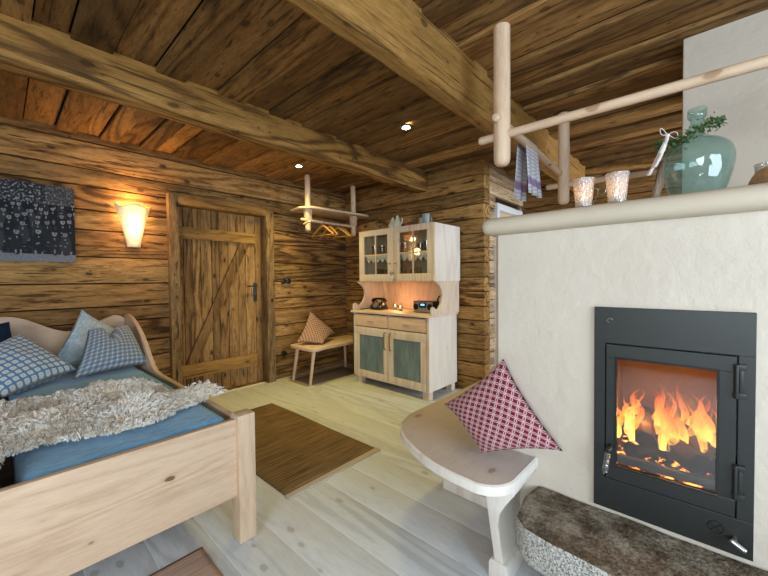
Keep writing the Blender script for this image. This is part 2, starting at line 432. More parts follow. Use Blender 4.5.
log_wall('wall_far_right', W_wallY, 'Y', YF, YS-0.001, XF, 0.12, 1, rnd=8)
log_wall('wall_front', W_wallX, 'X', XL, XF, YF, 0.15, -1, holes=[(-0.8, 1.2, 0.85, 2.05), (3.35, 4.35, 0.75, 2.15)], rnd=9)
log_wall('wall_left', W_wallY, 'Y', YF, YB, XL, 0.15, -1, holes=[(-1.6, 0.4, 0.85, 2.05)], rnd=10)
log_wall('wall_outer_backing', W_wallX, 'X', 1.0, 2.4, 4.01, 0.05, 1, hs=0.3) if False else None
# windows behind the camera
def window(name, axis):
    t = thing(name, None, None, kind='structure'); b = MB()
    sh = 0.0 if axis == 'X' else -0.8
    def bx(a0, a1, z0, z1, d0, d1, bb=b):
        a0 += sh; a1 += sh
        if axis == 'X': bb.box(a0, a1, YF-d1, YF-d0, z0, z1, 0.004)
        else: bb.box(XL-d1, XL-d0, a0, a1, z0, z1, 0.004)
    for a0, a1 in ((-0.8, -0.73), (1.13, 1.2), (0.17, 0.23)): bx(a0, a1, 0.85, 2.05, 0.02, 0.1)
    for z0, z1 in ((0.85, 0.92), (1.98, 2.05)): bx(-0.8, 1.2, z0, z1, 0.02, 0.1)
    b.build('window_frame', P_x, t)
    g = MB(); bx(-0.73, 1.13, 0.92, 1.98, 0.05, 0.056, g); g.build('pane', CLEAR, t)
window('window_1', 'X'); window('window_2', 'Y')

# ---------------------------------------------------------------- door in the back wall
d = thing('door_1', None, None, (1.65, YB, 0), kind='structure')
b = MB()
b.nb(); b.box(1.117, 1.205, 3.80, 3.99, 0.0, 2.085, 0.008)
b.nb(); b.box(2.135, 2.236, 3.80, 3.99, 0.0, 2.06, 0.008)
b.build('door_post', W_frame, d)
b = MB(); b.nb(); b.box(1.20, 2.16, 3.803, 3.99, 1.985, 2.085, 0.008)
b.build('door_lintel', W_beam, d)
b = MB(); b.nb(); b.box(1.12, 2.23, 3.972, 4.05, -0.06, 2.08); b.box(1.2, 2.14, 3.90, 4.0, -0.02, 0.006, 0.002); b.build('sill_and_leak_backing', W_frame, d)  # sill plus a full-height panel added behind the leaf against light leaks
lf = MB(); xs = [1.19, 1.28, 1.37, 1.45, 1.56, 1.64, 1.74, 1.85, 1.94, 2.06, 2.15]
for i in range(len(xs)-1):
    lf.nb(); lf.box(xs[i]+0.002, xs[i+1]-0.002, 3.93+random.uniform(0, .006), 3.97, 0.012, 1.985, 0.004)
leaf = lf.build('door_leaf', W_vert, d)
for z0, z1 in ((0.22, 0.36), (1.66, 1.78)):
    b = MB(); b.nb(); b.box(1.23, 2.05, 3.898, 3.93, z0, z1, 0.005); b.build('ledge', W_beam, leaf)
b = MB(); b.nb()
b.prism([(1.27, 0.36), (1.38, 0.36), (1.98, 1.66), (1.87, 1.66)], 'Y', 3.899, 3.93, 0.005); b.build('brace', W_vert, leaf)
b = MB()
b.box(2.03, 2.07, 3.921, 3.932, 0.98, 1.20, 0.004)
b.rod((2.05, 3.93, 1.165), (2.05, 3.87, 1.165), 0.009); b.rod((2.055, 3.875, 1.165), (1.93, 3.875, 1.160), 0.009)
b.sphere((2.05, 3.918, 1.04), 0.012, 10)
b.build('door_handle', BLACK, leaf)
# thresholds shadow strip floor
# door behind the stove, white frame
d2 = thing('door_2', None, None, (4.06, YS, 0), kind='structure')
b = MB(); b.nb()
b.box(3.692, 3.762, 1.652, 1.80, 0, 2.055, 0.004); b.box(4.36, 4.43, 1.652, 1.80, 0, 2.055, 0.004); b.box(3.762, 4.36, 1.652, 1.80, 1.985, 2.055, 0.004)
b.build('door_frame', WHITEPAINT, d2)
b = MB(); b.nb(); b.box(3.762, 4.36, 1.72, 1.76, 0.005, 1.985, 0.003); b.build('door_leaf', P_z, d2)

# ---------------------------------------------------------------- ceiling beams
def beam(name, y0, y1, z0, label, seed):
    r = random.Random(seed)
    me = MB(); me.nb(); n = 60; prof = []
    c = 0.018
    ys = [(y0, CZ+0.03), (y0, z0+c), (y0+c, z0), (y1-c, z0), (y1, z0+c), (y1, CZ+0.03)]
    vs = []; fs = []
    # finer cross-section for a hand hewn surface
    sec = []
    for i in range(len(ys)-1):
        a = Vector((0, ys[i][0], ys[i][1])); bb = Vector((0, ys[i+1][0], ys[i+1][1])); m_ = 6 if (bb-a).length > .06 else 2
        for k in range(m_): sec.append(a.lerp(bb, k/m_))
    sec.append(Vector((0, *ys[-1]))); m_ = len(sec)
    for i in range(n+1):
        xx = XL+(XR+0.0-XL if y0 > 2 else XF-XL)*i/n
        for p in sec:
            nz = noise.noise(Vector((xx*1.6, p.y*9, p.z*9+seed)))*0.007+noise.noise(Vector((xx*.5, seed, 0)))*0.006
            vs.append((xx, p.y+nz, p.z+nz*0.8))
    for i in range(n):
        for k in range(m_-1): fs.append([i*m_+k, i*m_+k+1, (i+1)*m_+k+1, (i+1)*m_+k])
    fs.append([k for k in range(m_)]); fs.append([n*m_+k for k in range(m_)][::-1])
    me.add(vs, fs)
    return tag(me.build(name, W_beam, None, angle=50), label, 'beam', 'hewn beams under the ceiling')
beam('ceiling_beam', 2.385, 2.535, 2.255, 'long hewn brown ceiling beam running from above the bed to the wall over the cupboard', 3)
beam('ceiling_beam', 0.975, 1.095, 2.195, 'hewn brown ceiling beam at top centre, passing behind the hanging drying rack', 11)

# recessed spots
def spot(x, y, label, en=60, ang=120):
    t = thing('ceiling_spotlight', label, 'spotlight', (x, y, CZ), group='recessed ceiling spotlights')
    b = MB(); b.lathe([(0.0, 0), (0.030, 0.0), (0.030, -0.004)], (x, y, CZ-0.013), 20, close=True); b.build('lamp_lens', SPOTLAMP, t)
    b = MB(); b.lathe([(0.028, -0.010), (0.043, -0.010), (0.045, 0.004), (0.028, 0.004), (0.028, -0.010)], (x, y, CZ-0.004), 24, close=True); b.build('trim_ring', STEEL, t)
    l = bpy.data.lights.new('spot_light', 'SPOT'); l.energy = en; l.color = WARM; l.spot_size = math.radians(ang); l.spot_blend = 1.0; l.shadow_soft_size = 0.10
    o = bpy.data.objects.new('spot_light', l); COL.objects.link(o); o.location = (x, y, CZ-0.02)
spot(*SPOTS[0], 'small glowing ceiling spotlight beyond the long beam, near the coat rack', 85, 130)
spot(*SPOTS[1], 'small glowing ceiling spotlight between the two beams', 42, 105)

# ---------------------------------------------------------------- masonry stove
st = thing('masonry_stove', 'white plastered masonry stove with a rounded ledge and chimney breast on the right', 'stove', (1.9, 0, 0))
XM = 1.56
b = MB(); Y1 = 0.715; Y0 = -2.15; MZ = 1.455
cy0, cy1, cz0, cz1, cxb = -0.115, 0.285, 0.45, 1.06, 2.05
def bx(*a): b.box(*a)
b.prism([(XM+0.02, Y1), (XM, Y1-0.02), (XM, cy1), (2.9, cy1), (2.9, Y1)], 'Z', 0, MZ)
b.box(XM, 2.9, Y0, cy0, 0, MZ); b.box(XM, 2.9, cy0, cy1, 0, cz0); b.box(XM, 2.9, cy0, cy1, cz1, MZ); b.box(cxb, 2.9, cy0, cy1, cz0, cz1)
b.build('stove_body', PLASTER, st, smooth=False)
b = MB()
sec = [(1.60, 1.497), (1.535, 1.4975), (1.512, 1.490), (1.497, 1.475), (1.493, 1.455), (1.499, 1.437), (1.516, 1.425), (1.545, 1.42), (1.60, 1.42)]
vs = []; n = 50; m_ = len(sec)
L0, L1 = 0.742, Y0
fs = []
for i in range(n+1):
    t = i/n; y = L0+(L1-L0)*max(0, (i-4)/(n-4)) if i >= 4 else L0
    k = [0.35, 0.7, 0.9, 0.98, 1.0][i] if i < 5 else 1.0
    yy = L0+[0.012, 0.008, 0.001, -0.012, -0.03][i] if i < 5 else y-0.03
    for (px, pz) in sec:
        wob = noise.noise(Vector((yy*2.2, px*5, pz*5)))*0.004
        vs.append((1.545+(px-1.545)*k+wob, yy, 1.459+(pz-1.459)*k+wob))
for i in range(n):
    for q in range(m_): fs.append([i*m_+q, i*m_+(q+1) % m_, (i+1)*m_+(q+1) % m_, (i+1)*m_+q])
fs.append(list(range(m_))); b.add(vs, fs); b.box(1.58, 2.9, Y0, 0.735, 1.43, 1.4965, 0.004)
b.build('mantel_ledge', MANTEL, st)
b = MB(); b.box(2.43, 3.3, Y0, 0.076, 1.46, CZ+0.02, 0.012); b.build('chimney_breast', PLASTER, st)

# fire insert
fi = thing('fireplace_insert', 'black iron fireplace door set in the white stove front with burning fire inside', 'fireplace', (XM, 0.08, 0.33))
fx = XM-0.006
def ring(bb, y0, y1, z0, z1, iy0, iy1, iz0, iz1, x0, x1, bev=0.002):
    bb.box(x0, x1, y0, y1, z0, iz0, bev); bb.box(x0, x1, y0, y1, iz1, z1, bev)
    bb.box(x0, x1, y0, iy0, iz0, iz1, bev); bb.box(x0, x1, iy1, y1, iz0, iz1, bev)
b = MB(); ring(b, -0.130, 0.302, 0.335, 1.108, -0.092, 0.266, 0.452, 0.972, XM-0.012, XM+0.01, 0.0015); b.build('surround', BLACK, fi, smooth=False)
b = MB(); ring(b, -0.11, 0.283, 0.44, 0.985, -0.06, 0.243, 0.50, 0.93, XM+0.0105, XM+0.02, 0.001); b.build('gap_light_block', BLACKP, fi, smooth=False)  # dark strip added behind the door gap to stop firelight showing through
b = MB(); ring(b, -0.088, 0.262, 0.456, 0.968, -0.045, 0.228, 0.512, 0.918, XM-0.016, XM+0.004, 0.002)
df = b.build('door_frame', BLACK, fi, smooth=False)
b = MB(); ring(b, -0.050, 0.233, 0.507, 0.923, -0.043, 0.226, 0.514, 0.916, XM-0.019, XM-0.010, 0.001); b.build('glazing_bead', BLACKP, df, smooth=False)
b = MB(); b.box(XM-0.009, XM-0.005, -0.05, 0.233, 0.507, 0.923); b.build('glass_pane', SMOKED, df, smooth=False)
for z0 in (0.520, 0.838):
    b = MB(); b.box(XM-0.03, XM-0.008, -0.104, -0.094, z0+0.018, z0+0.092, 0.002)
    b.box(XM-0.026, XM-0.008, -0.110, -0.080, z0, z0+0.02, 0.002); b.box(XM-0.026, XM-0.008, -0.110, -0.080, z0+0.09, z0+0.108, 0.002)
    b.rod((XM-0.026, -0.088, z0+0.0), (XM-0.026, -0.088, z0+0.108), 0.006)
    b.build('hinge', BLACK, df)
b = MB(); b.rod((XM-0.012, 0.246, 0.585), (XM-0.05, 0.246, 0.580), 0.007); b.sphere((XM-0.045, 0.246, 0.578), 0.012, 12)
hd = b.build('handle_pivot', BLACK, df)
b = MB(); pts = []; 
for k in range(0, 9*10+1):
    th = k/10*2*PI; z = 0.568-0.078*k/90
    pts.append((XM-0.048+0.008*math.cos(th), 0.249+0.008*math.sin(th)+0.010*k/90, z))
b.tube(pts, 0.0026, 6); b.rod((XM-0.048, 0.248, 0.575), (XM-0.048, 0.262, 0.482), 0.003)
b.build('coil_grip', STEEL, df)
b = MB(); b.rod((XM-0.012, -0.088, 0.392), (XM-0.05, -0.088, 0.390), 0.006); b.rod((XM-0.045, -0.076, 0.398), (XM-0.05, -0.112, 0.378), 0.008)
b.build('air_lever', STEEL, fi)
b = MB(); b.tube([(XM-0.015, 0.252, 1.05), (XM-0.015, 0.262, 1.056), (XM-0.015, 0.255, 1.065), (XM-0.015, 0.245, 1.066), (XM-0.015, 0.242, 1.06)], 0.0022, 6)
b.build('maker_emblem', STEEL, fi)
b = MB(); b.tube([(XM-0.013, -0.045+0.02*math.cos(t/8*6.28), 0.405+0.02*math.sin(t/8*6.28)) for t in range(9)], 0.0014, 6)
b.rod((XM-0.013, -0.06, 0.39), (XM-0.013, -0.03, 0.42), 0.0012); b.rod((XM-0.013, -0.03, 0.39), (XM-0.013, -0.06, 0.42), 0.0012)
b.build('air_symbol', plain('dark_mark', (0.008, 0.008, 0.008), 0.6), fi)
# firebox lining
b = MB(); e = 0.012
b.box(XM+0.012, cxb-0.001, cy0+0.001, cy0+e, cz0+0.001, cz1-0.001); b.box(XM+0.012, cxb-0.001, cy1-e, cy1-0.001, cz0+0.001, cz1-0.001)
b.box(cxb-e, cxb-0.001, cy0+e, cy1-e, cz0+e, cz1-e); b.box(XM+0.012, cxb-0.001, cy0+e, cy1-e, cz0+0.001, cz0+e); b.box(XM+0.012, cxb-0.001, cy0+e, cy1-e, cz1-e, cz1-0.001)
b.build('firebox_lining', FIREBRICK, fi, smooth=False)
b = MB(); b.box(XM+0.03, XM+0.05, cy0+e, cy1-e, 0.505, 0.535, 0.004); b.build('log_guard', BLACK, fi)
# ember bed, logs, fire
def embermat():
    s = NT('glowing_embers', 0.9, 0.1); n = s.noise(s.obj(), 28, 3, 0.6)
    s.color((0.05, 0.03, 0.025)); s.p.inputs['Emission Color'].default_value = (1.0, 0.28, 0.04, 1)
    s.l.new(s.ramp(n, [(0.5, 0.0), (0.66, 1.0)]), s.p.inputs['Emission Strength'])
    s.l.new(s.m('MULTIPLY', s.ramp(n, [(0.52, 0.0), (0.66, 1.0)]), 5.0), s.p.inputs['Emission Strength']); return s.mat
EMB = embermat()
b = MB(); n = 24; vs = []; fs = []
for i in range(n+1):
    for j in range(n+1):
        u = i/n; v = j/n; e_ = min(u, 1-u, v, 1-v)*4
        vs.append((XM+0.06+0.38*u, cy0+0.02+0.36*v, cz0+0.014+min(1, e_)*0.035+0.025*min(1, e_)*noise.noise(Vector((u*9, v*9, 1)))))
for i in range(n):
    for j in range(n): fs.append([i*(n+1)+j, (i+1)*(n+1)+j, (i+1)*(n+1)+j+1, i*(n+1)+j+1])
b.add(vs, fs); tag(b.build('ember_bed', EMB), 'bed of glowing embers under the burning logs', 'embers', kind='stuff')
def firelog(p0, p1, r, lab, seed):
    p0 = Vector(p0); p1 = Vector(p1); b = MB(); pts = [p0.lerp(p1, k/10) for k in range(11)]
    rr = [r*(1+0.12*noise.noise(Vector((k*.9, seed, 0)))) for k in range(11)]
    b.tube(pts, rr, 7)
    return tag(b.build('firewood_log', CHAR, None, angle=25), lab, 'firewood', 'logs burning in the fireplace')
firelog((1.64, 0.150, 0.60), (1.86, 0.175, 0.635), 0.034, 'charred log end glowing at the left of the fire, resting higher', 1)
firelog((1.63, -0.005, 0.560), (1.80, 0.14, 0.575), 0.042, 'large dark split log lying front centre in the fire', 2)
firelog((1.70, -0.06, 0.55), (1.92, 0.10, 0.60), 0.040, 'dark log lying crosswise at the back of the fire', 3)
firelog((1.66, 0.20, 0.535), (1.90, 0.02, 0.54), 0.034, 'charred log lying at the bottom of the fire behind the iron guard', 4)
def flamemat():
    s = NT('fire_flames'); c = s.obj(); z = s.sep(c)[2]
    a = s.node('ShaderNodeAttribute', attribute_name='bid')
    t = s.m('DIVIDE', s.m('SUBTRACT', z, 0.54), 0.26, clamp=True)
    n = s.noise(s.vm('ADD', s.map(c, (1, 1, 0.35)), s.vm('SCALE', (3, 2, 1), scale=a.outputs['Fac'])), 26, 3, 0.6, 0.6)
    colr = s.ramp(s.m('ADD', t, s.m('MULTIPLY', s.m('SUBTRACT', n, 0.5), 0.8)), [(0.0, (1.0, 0.62, 0.16)), (0.3, (1.0, 0.36, 0.05)), (0.75, (0.95, 0.14, 0.01)), (1.0, (0.6, 0.05, 0.0))])
    em = s.node('ShaderNodeEmission'); s.l.new(colr, em.inputs[0])
    s.l.new(s.ramp(t, [(0.0, 1.0), (1.0, 0.22)]), em.inputs[1]) 
    st_ = s.m('MULTIPLY', s.ramp(t, [(0.0, 1.0), (1.0, 0.08)]), 4.5); s.l.new(st_, em.inputs[1])
    tr = s.node('ShaderNodeBsdfTransparent'); mx = s.node('ShaderNodeMixShader')
    al = s.m('MULTIPLY', s.ramp(n, [(0.36, 0.0), (0.62, 1.0)]), s.ramp(t, [(0.0, 0.75), (1.0, 0.15)]))
    s.l.new(al, mx.inputs[0]); s.l.new(tr.outputs[0], mx.inputs[1]); s.l.new(em.outputs[0], mx.inputs[2]); s.l.new(mx.outputs[0], s.out.inputs[0])
    return s.mat
b = MB(); r = random.Random(4)
for k in range(30):
    fy = r.uniform(-0.10, 0.26); h = 0.10+0.20*math.exp(-((fy-0.10)/0.10)**2)*r.uniform(0.5, 1)+0.10*math.exp(-((fy+0.05)/0.04)**2)*r.uniform(.4, 1)
    xx = XM+r.uniform(0.11, 0.36); wd = r.uniform(0.012, 0.026); ph = r.random()*6
    z0 = 0.535+r.uniform(0, 0.05); b.nb()
    pts = [(xx+0.012*math.sin(ph+q*.7), fy+0.014*math.sin(ph*2+q*.8)*q/5, z0+h*q/9) for q in range(10)]
    rr = [wd*a_ for a_ in (0.6, 0.95, 1.0, 0.9, 0.75, 0.6, 0.44, 0.3, 0.16, 0.03)]
    b.tube(pts, rr, 8)
tag(b.build('fire', flamemat()), 'orange flames rising from the logs behind the stove glass', 'fire', kind='stuff')
point('fire_light', (1.72, 0.06, 0.72), 2.6, (1.0, 0.40, 0.10), 0.06)
point('fire_light', (1.70, 0.16, 0.66), 1.6, (1.0, 0.45, 0.12), 0.03)

# ---------------------------------------------------------------- stone slab seat
def granite():
    s = NT('rough_granite', 0.85, 0.25); c = s.obj()
    g = s.node('ShaderNodeNewGeometry'); nz = s.sep(g.outputs['True Normal'])[2]
    fine = s.ramp(s.noise(c, 160, 2, 0.7), [(0.38, (0.16, 0.155, 0.14)), (0.5, (0.50, 0.48, 0.43)), (0.62, (0.68, 0.66, 0.60))])
    n = s.noise(c, 9, 5, 0.7); top = s.ramp(s.m('ADD', s.m('MULTIPLY', n, 0.7), s.m('MULTIPLY', s.noise(c, 70, 4, 0.75), 0.45)), [(0.42, (0.03, 0.022, 0.016)), (0.54, (0.12, 0.088, 0.055)), (0.64, (0.24, 0.20, 0.145)), (0.80, (0.42, 0.38, 0.31))])
    m_ = s.ramp(s.m('ADD', nz, s.m('MULTIPLY', s.m('SUBTRACT', n, 0.5), 0.4)), [(0.62, 0.0), (0.75, 1.0)])
    s.color(s.mix(m_, fine, top)); s.bump(s.m('ADD', s.noise(c, 30, 5, 0.7), s.noise(c, 90, 3, 0.7)), 0.8, 0.012); return s.mat
GRAN = granite()
sb = thing('stone_bench', 'rough grey granite slab seat with brown top below the fireplace', 'stone bench', (1.4, 0, 0))
def slab(b, poly, z0, z1, amp, seed, bevr=0.02, grid=0.03):
    """rough slab: polygon ring profile with noise"""
    bm = bmesh.new(); n = len(poly)
    pts = []
    for i in range(n):
        a = Vector(poly[i]); c = Vector(poly[(i+1) % n]); k = max(1, int((c-a).length/grid))
        for q in range(k): pts.append(a.lerp(c, q/k))
    cx = sum((p for p in pts), Vector((0, 0)))/len(pts)
    rings = []
    for (f, z) in ((1-bevr*1.2, z0), (0.995, z0+0.02), (1.0, (z0+z1)/2), (1.0, z1-0.014), (0.992, z1-0.003), (0.97, z1), (0.9, z1), (0.8, z1), (0.65, z1), (0.5, z1), (0.35, z1), (0.2, z1), (0.08, z1)):
        rings.append([bm.verts.new((cx.x+(p.x-cx.x)*f, cx.y+(p.y-cx.y)*f, z)) for p in pts])
    m_ = len(pts)
    for i in range(len(rings)-1):
        for k in range(m_): bm.faces.new([rings[i][k], rings[i][(k+1) % m_], rings[i+1][(k+1) % m_], rings[i+1][k]])
    bm.faces.new(rings[0][::-1]); bm.faces.new(rings[-1])
    for v in bm.verts:
        q = v.co*7+Vector((seed, 0, 0))
        d_ = Vector((noise.noise(q), noise.noise(q+Vector((9, 3, 1))), noise.noise(q+Vector((1, 7, 5)))))
        if v.co.x > XM-0.02: d_.x = -abs(d_.x)
        v.co += d_*amp
    b.bmesh(bm)
b = MB(); slab(b, [(XM-0.004, 0.515), (1.44, 0.53), (1.30, 0.515), (1.255, 0.47), (1.232, 0.36), (1.215, 0.15), (1.21, -0.3), (1.21, -0.9), (XM-0.004, -0.9)], 0.185, 0.322, 0.008, 3)
b.build('slab', GRAN, sb, angle=60)
b = MB(); slab(b, [(XM-0.004, 0.40), (1.37, 0.40), (1.35, 0.2), (1.35, -0.8), (XM-0.004, -0.8)], 0.0, 0.19, 0.005, 8); b.build('plinth', GRAN, sb, angle=60)

# ---------------------------------------------------------------- fireside bench
fb = thing('fireside_bench', 'pale limed wooden corner bench with rounded corners against the stove', 'bench', (1.6, 0.9, 0))
out = [(XM-0.003, 0.518)]
def arc(cx, cy, r, a0, a1, n=8): return [(cx+r*math.cos(math.radians(a0+(a1-a0)*k/n)), cy+r*math.sin(math.radians(a0+(a1-a0)*k/n))) for k in range(n+1)]
out += arc(1.325, 0.645, 0.122, 270, 185)+[(1.208, 0.74)]
out += [(1.222, 0.83), (1.243, 0.90), (1.278, 0.98), (1.325, 1.07), (1.385, 1.145), (1.46, 1.205), (1.565, 1.238), (1.70, 1.246), (2.75, 1.246), (2.75, 0.722), (XM-0.003, 0.722)]
b = MB(); b.nb(); b.prism(out, 'Z', 0.400, 0.440, 0.008); b.build('seat', [B_seat], fb)
b = MB(); b.nb()
rim = out[:-3]
lo = [(p[0], p[1]) for p in rim]
# pale edge strip of the seat
vs = []; fs = []
for k, p in enumerate(rim):
    if k in (0,): nx, ny = 0, -1
    else:
        a = Vector(rim[max(0, k-1)]); c = Vector(rim[min(len(rim)-1, k+1)]); t = (c-a).normalized(); nx, ny = -t.y*-1, -t.x
        nx, ny = t.y, -t.x
        nx, ny = -nx, -ny
    nx, ny = (0, 1) if k == 0 else (-nx, -ny)
    for (o_, z) in ((-0.006, 0.4415), (0.003, 0.437), (0.005, 0.420), (0.003, 0.402), (-0.006, 0.397)):
        vs.append((p[0]-nx*o_*1.0, p[1]-ny*o_*1.0, z))
for k in range(len(rim)-1):
    for q in range(4): fs.append([k*5+q, k*5+q+1, (k+1)*5+q+1, (k+1)*5+q])
b.add(vs, fs); 
b.build('seat_edge', B_white, fb)
b = MB(); b.nb()
prof = [(0.655, 0.398), (0.650, 0.33), (0.612, 0.07), (0.575, 0.07), (0.583, 0.13), (0.596, 0.22), (0.590, 0.27), (0.565, 0.32), (0.530, 0.37), (0.528, 0.398)]
b.prism(prof, 'X', 1.33, XM-0.004, 0.004)
b.prism([(0.628, 0.075), (0.560, 0.075), (0.553, 0.055), (0.553, 0), (0.635, 0), (0.635, 0.055)], 'X', 1.325, XM-0.004, 0.003)
b.build('leg', B_white, fb)
b = MB(); b.nb(); b.box(1.725, 2.65, 0.722, 1.09, 0.05, 0.399, 0.003); sbx = b.build('storage_box', B_white, fb)
b = MB(); b.nb(); b.box(1.71, 2.66, 0.722, 1.10, 0.0, 0.055, 0.004); b.build('plinth', B_white, sbx)

# ---------------------------------------------------------------- cushions
def fabric(name, fn, rough=0.85, sheen=0.2):
    s = NT(name, rough, 0.15); u, v, _ = s.sep(s.uv()); s.color(fn(s, u, v))
    s.p.inputs['Sheen Weight'].default_value = sheen
    s.bump(s.noise(s.uv(), 160, 2, 0.6), 0.25, 0.002); return s.mat
def cell(s, u, v, n):
    fu = s.m('SUBTRACT', s.m('FRACT', s.m('MULTIPLY', u, n)), 0.5); fv = s.m('SUBTRACT', s.m('FRACT', s.m('MULTIPLY', v, n)), 0.5)
    return fu, fv
def f_lattice(s, u, v):
    fu, fv = cell(s, u, v, 11)
    d = s.m('MAXIMUM', s.m('ABSOLUTE', fu), s.m('ABSOLUTE', fv))
    d4 = s.m('POWER', s.m('ADD', s.m('POWER', s.m('ABSOLUTE', fu), 4), s.m('POWER', s.m('ABSOLUTE', fv), 4)), 0.25)
    col = s.ramp(d4, [(0.34, (0.62, 0.66, 0.66)), (0.38, (0.10, 0.24, 0.42))], 'LINEAR')
    in_ = s.ramp(d, [(0.10, 1.0), (0.14, 0.0)])
    return s.mix(s.m('MULTIPLY', in_, 0.4), col, (0.25, 0.36, 0.48))
def f_star(s, u, v):
    fu, fv = cell(s, u, v, 13)
    d = s.m('ADD', s.m('ABSOLUTE', fu), s.m('ABSOLUTE', fv)); c = s.m('MULTIPLY', s.m('ABSOLUTE', fu), s.m('ABSOLUTE', fv))
    k = s.m('MULTIPLY', s.ramp(c, [(0.008, 1), (0.02, 0)]), s.ramp(d, [(0.34, 1), (0.42, 0)]))
    e_ = s.ramp(s.m('ABSOLUTE', s.m('SUBTRACT', d, 0.5)), [(0.03, 1), (0.06, 0)])
    return s.mix(s.m('MAXIMUM', k, s.m('MULTIPLY', e_, 0.45)), (0.15, 0.20, 0.27), (0.55, 0.59, 0.60))
def f_floral(s, u, v):
    p = s.comb(u, v, 0); n = s.noise(p, 7, 5, 0.75, 1.5); n2 = s.noise(p, 3, 2, 0.5)
    return s.mix(s.ramp(n2, [(0.35, 0), (0.45, 1)]), s.ramp(n, [(0.42, (0.66, 0.62, 0.52)), (0.52, (0.55, 0.52, 0.42))]), s.ramp(n, [(0.4, (0.55, 0.60, 0.60)), (0.5, (0.30, 0.42, 0.50)), (0.6, (0.60, 0.64, 0.62))]))
def circles(s, u, v, n, base, line, dot, lw=0.045):
    fu, fv = cell(s, u, v, n)
    d0 = s.m('SQRT', s.m('ADD', s.m('MULTIPLY', fu, fu), s.m('MULTIPLY', fv, fv)))
    au = s.m('SUBTRACT', 0.5, s.m('ABSOLUTE', fu)); av = s.m('SUBTRACT', 0.5, s.m('ABSOLUTE', fv))
    d1 = s.m('SQRT', s.m('ADD', s.m('MULTIPLY', au, au), s.m('MULTIPLY', av, av)))
    r0 = s.m('ABSOLUTE', s.m('SUBTRACT', d0, 0.46)); r1 = s.m('ABSOLUTE', s.m('SUBTRACT', d1, 0.46))
    r_ = s.ramp(s.m('MINIMUM', r0, r1), [(lw, 1), (lw+0.02, 0)])
    dt = s.ramp(s.m('MINIMUM', d0, d1), [(0.19, 1), (0.22, 0)])
    return s.mix(r_, s.mix(dt, base, dot), line)
M_lat = fabric('blue_lattice_fabric', f_lattice); M_star = fabric('slate_star_fabric', f_star); M_flor = fabric('faded_floral_fabric', f_floral)
M_red = fabric('red_circle_fabric', lambda s, u, v: circles(s, u, v, 9, (0.26, 0.055, 0.08), (0.55, 0.42, 0.39), (0.15, 0.005, 0.02), 0.022))
M_rust = fabric('rust_circle_fabric', lambda s, u, v: circles(s, u, v, 9, (0.24, 0.07, 0.04), (0.50, 0.33, 0.22), (0.18, 0.05, 0.03), 0.05))
M_navy = plain('navy_velvet', (0.010, 0.022, 0.045), 0.9, 0.1, 0, 40, 0.2, 0.2)

def cushion(name, cs, thick, mat, label, pinch=0.06, chop=None, n=26, sag=0.0):
    """cs: four corners in order; a soft square cushion"""
    c0, c1, c2, c3 = [Vector(c) for c in cs]
    N = (c2-c0).cross(c3-c1).normalized(); b = MB(); b.nb()
    ctr = (c0+c1+c2+c3)/4
    for side in (1, -1):
        vs = []; uv = []; fs = []
        for i in range(n+1):
            for j in range(n+1):
                u = -math.cos(PI*i/n) if False else 2*i/n-1; v = 2*j/n-1
                us = u*(1-pinch*(1-v*v)*abs(u)**1.5); vv = v*(1-pinch*(1-u*u)*abs(v)**1.5)
                a = (us+1)/2; c = (vv+1)/2
                p = c0*(1-a)*(1-c)+c1*a*(1-c)+c2*a*c+c3*(1-a)*c
                h = thick/2*(max(0, (1-u*u)*(1-v*v)))**0.42
                h *= 1+0.14*noise.noise(Vector((u*2.1+thick*50, v*2.1, side)))
                # gathered creases toward the corners
                h += 0.004*math.sin(9*(u+v))*abs(u*v)*(1-u*u)*(1-v*v)*4
                if chop:
                    # dent from the middle of the top edge (between c2 and c3)
                    g = math.exp(-((us)/0.22)**2)*max(0, (vv+0.1)/1.1)**1.4
                    p = p+(c0-c3).normalized()*chop*g; h *= 1-0.55*g
                p = p+N*h*side; vs.append(p); uv.append((i/n, j/n))
        for i in range(n):
            for j in range(n):
                q = [i*(n+1)+j, (i+1)*(n+1)+j, (i+1)*(n+1)+j+1, i*(n+1)+j+1]
                fs.append(q if side > 0 else q[::-1])
        b.add(vs, fs, uv)
    o = b.build(name, mat)
    bm = bmesh.new(); bm.from_mesh(o.data); bmesh.ops.remove_doubles(bm, verts=bm.verts, dist=0.0005); bm.to_mesh(o.data); bm.free()
    o.data.polygons.foreach_set('use_smooth', [True]*len(o.data.polygons))
    return tag(o, label, 'cushion')
cushion('cushion', [(1.40, 0.700, 0.458), (1.505, 0.402, 0.525), (1.520, 0.655, 0.858), (1.47, 0.935, 0.600)], 0.15, M_red, 'red and white circle patterned cushion leaning on the white stove', 0.09)

# ---------------------------------------------------------------- drying rack over the stove
dr = thing('drying_rack', 'pale wooden pole rack hanging from the ceiling above the stove ledge', 'rack', (1.7, 0.74, CZ))
for x, y in ((1.703, 0.738), (2.905, 0.775)):
    b = MB(); b.nb(); b.tube([(x, y, 1.78), (x, y, 1.785), (x, y, 1.797), (x, y, 1.815), (x, y, 2.42), (x, y, CZ+0.002)], [0.012, 0.026, 0.036, 0.040, 0.040, 0.040], 20); b.build('post', P_z, dr)
b = MB(); b.nb(); b.rod((1.630, 0.742, 2.004), (3.0, 0.795, 2.015), 0.021); b.build('long_rail', P_x, dr)
b = MB(); b.nb(); b.rod((1.705, 0.862, 1.936), (1.70, -1.2, 1.905), 0.020); b.build('cross_rail', P_y, dr)
b = MB(); b.nb(); b.rod((2.905, 0.90, 1.930), (2.905, 0.07, 1.905), 0.021); b.build('cross_rail', P_y, dr)
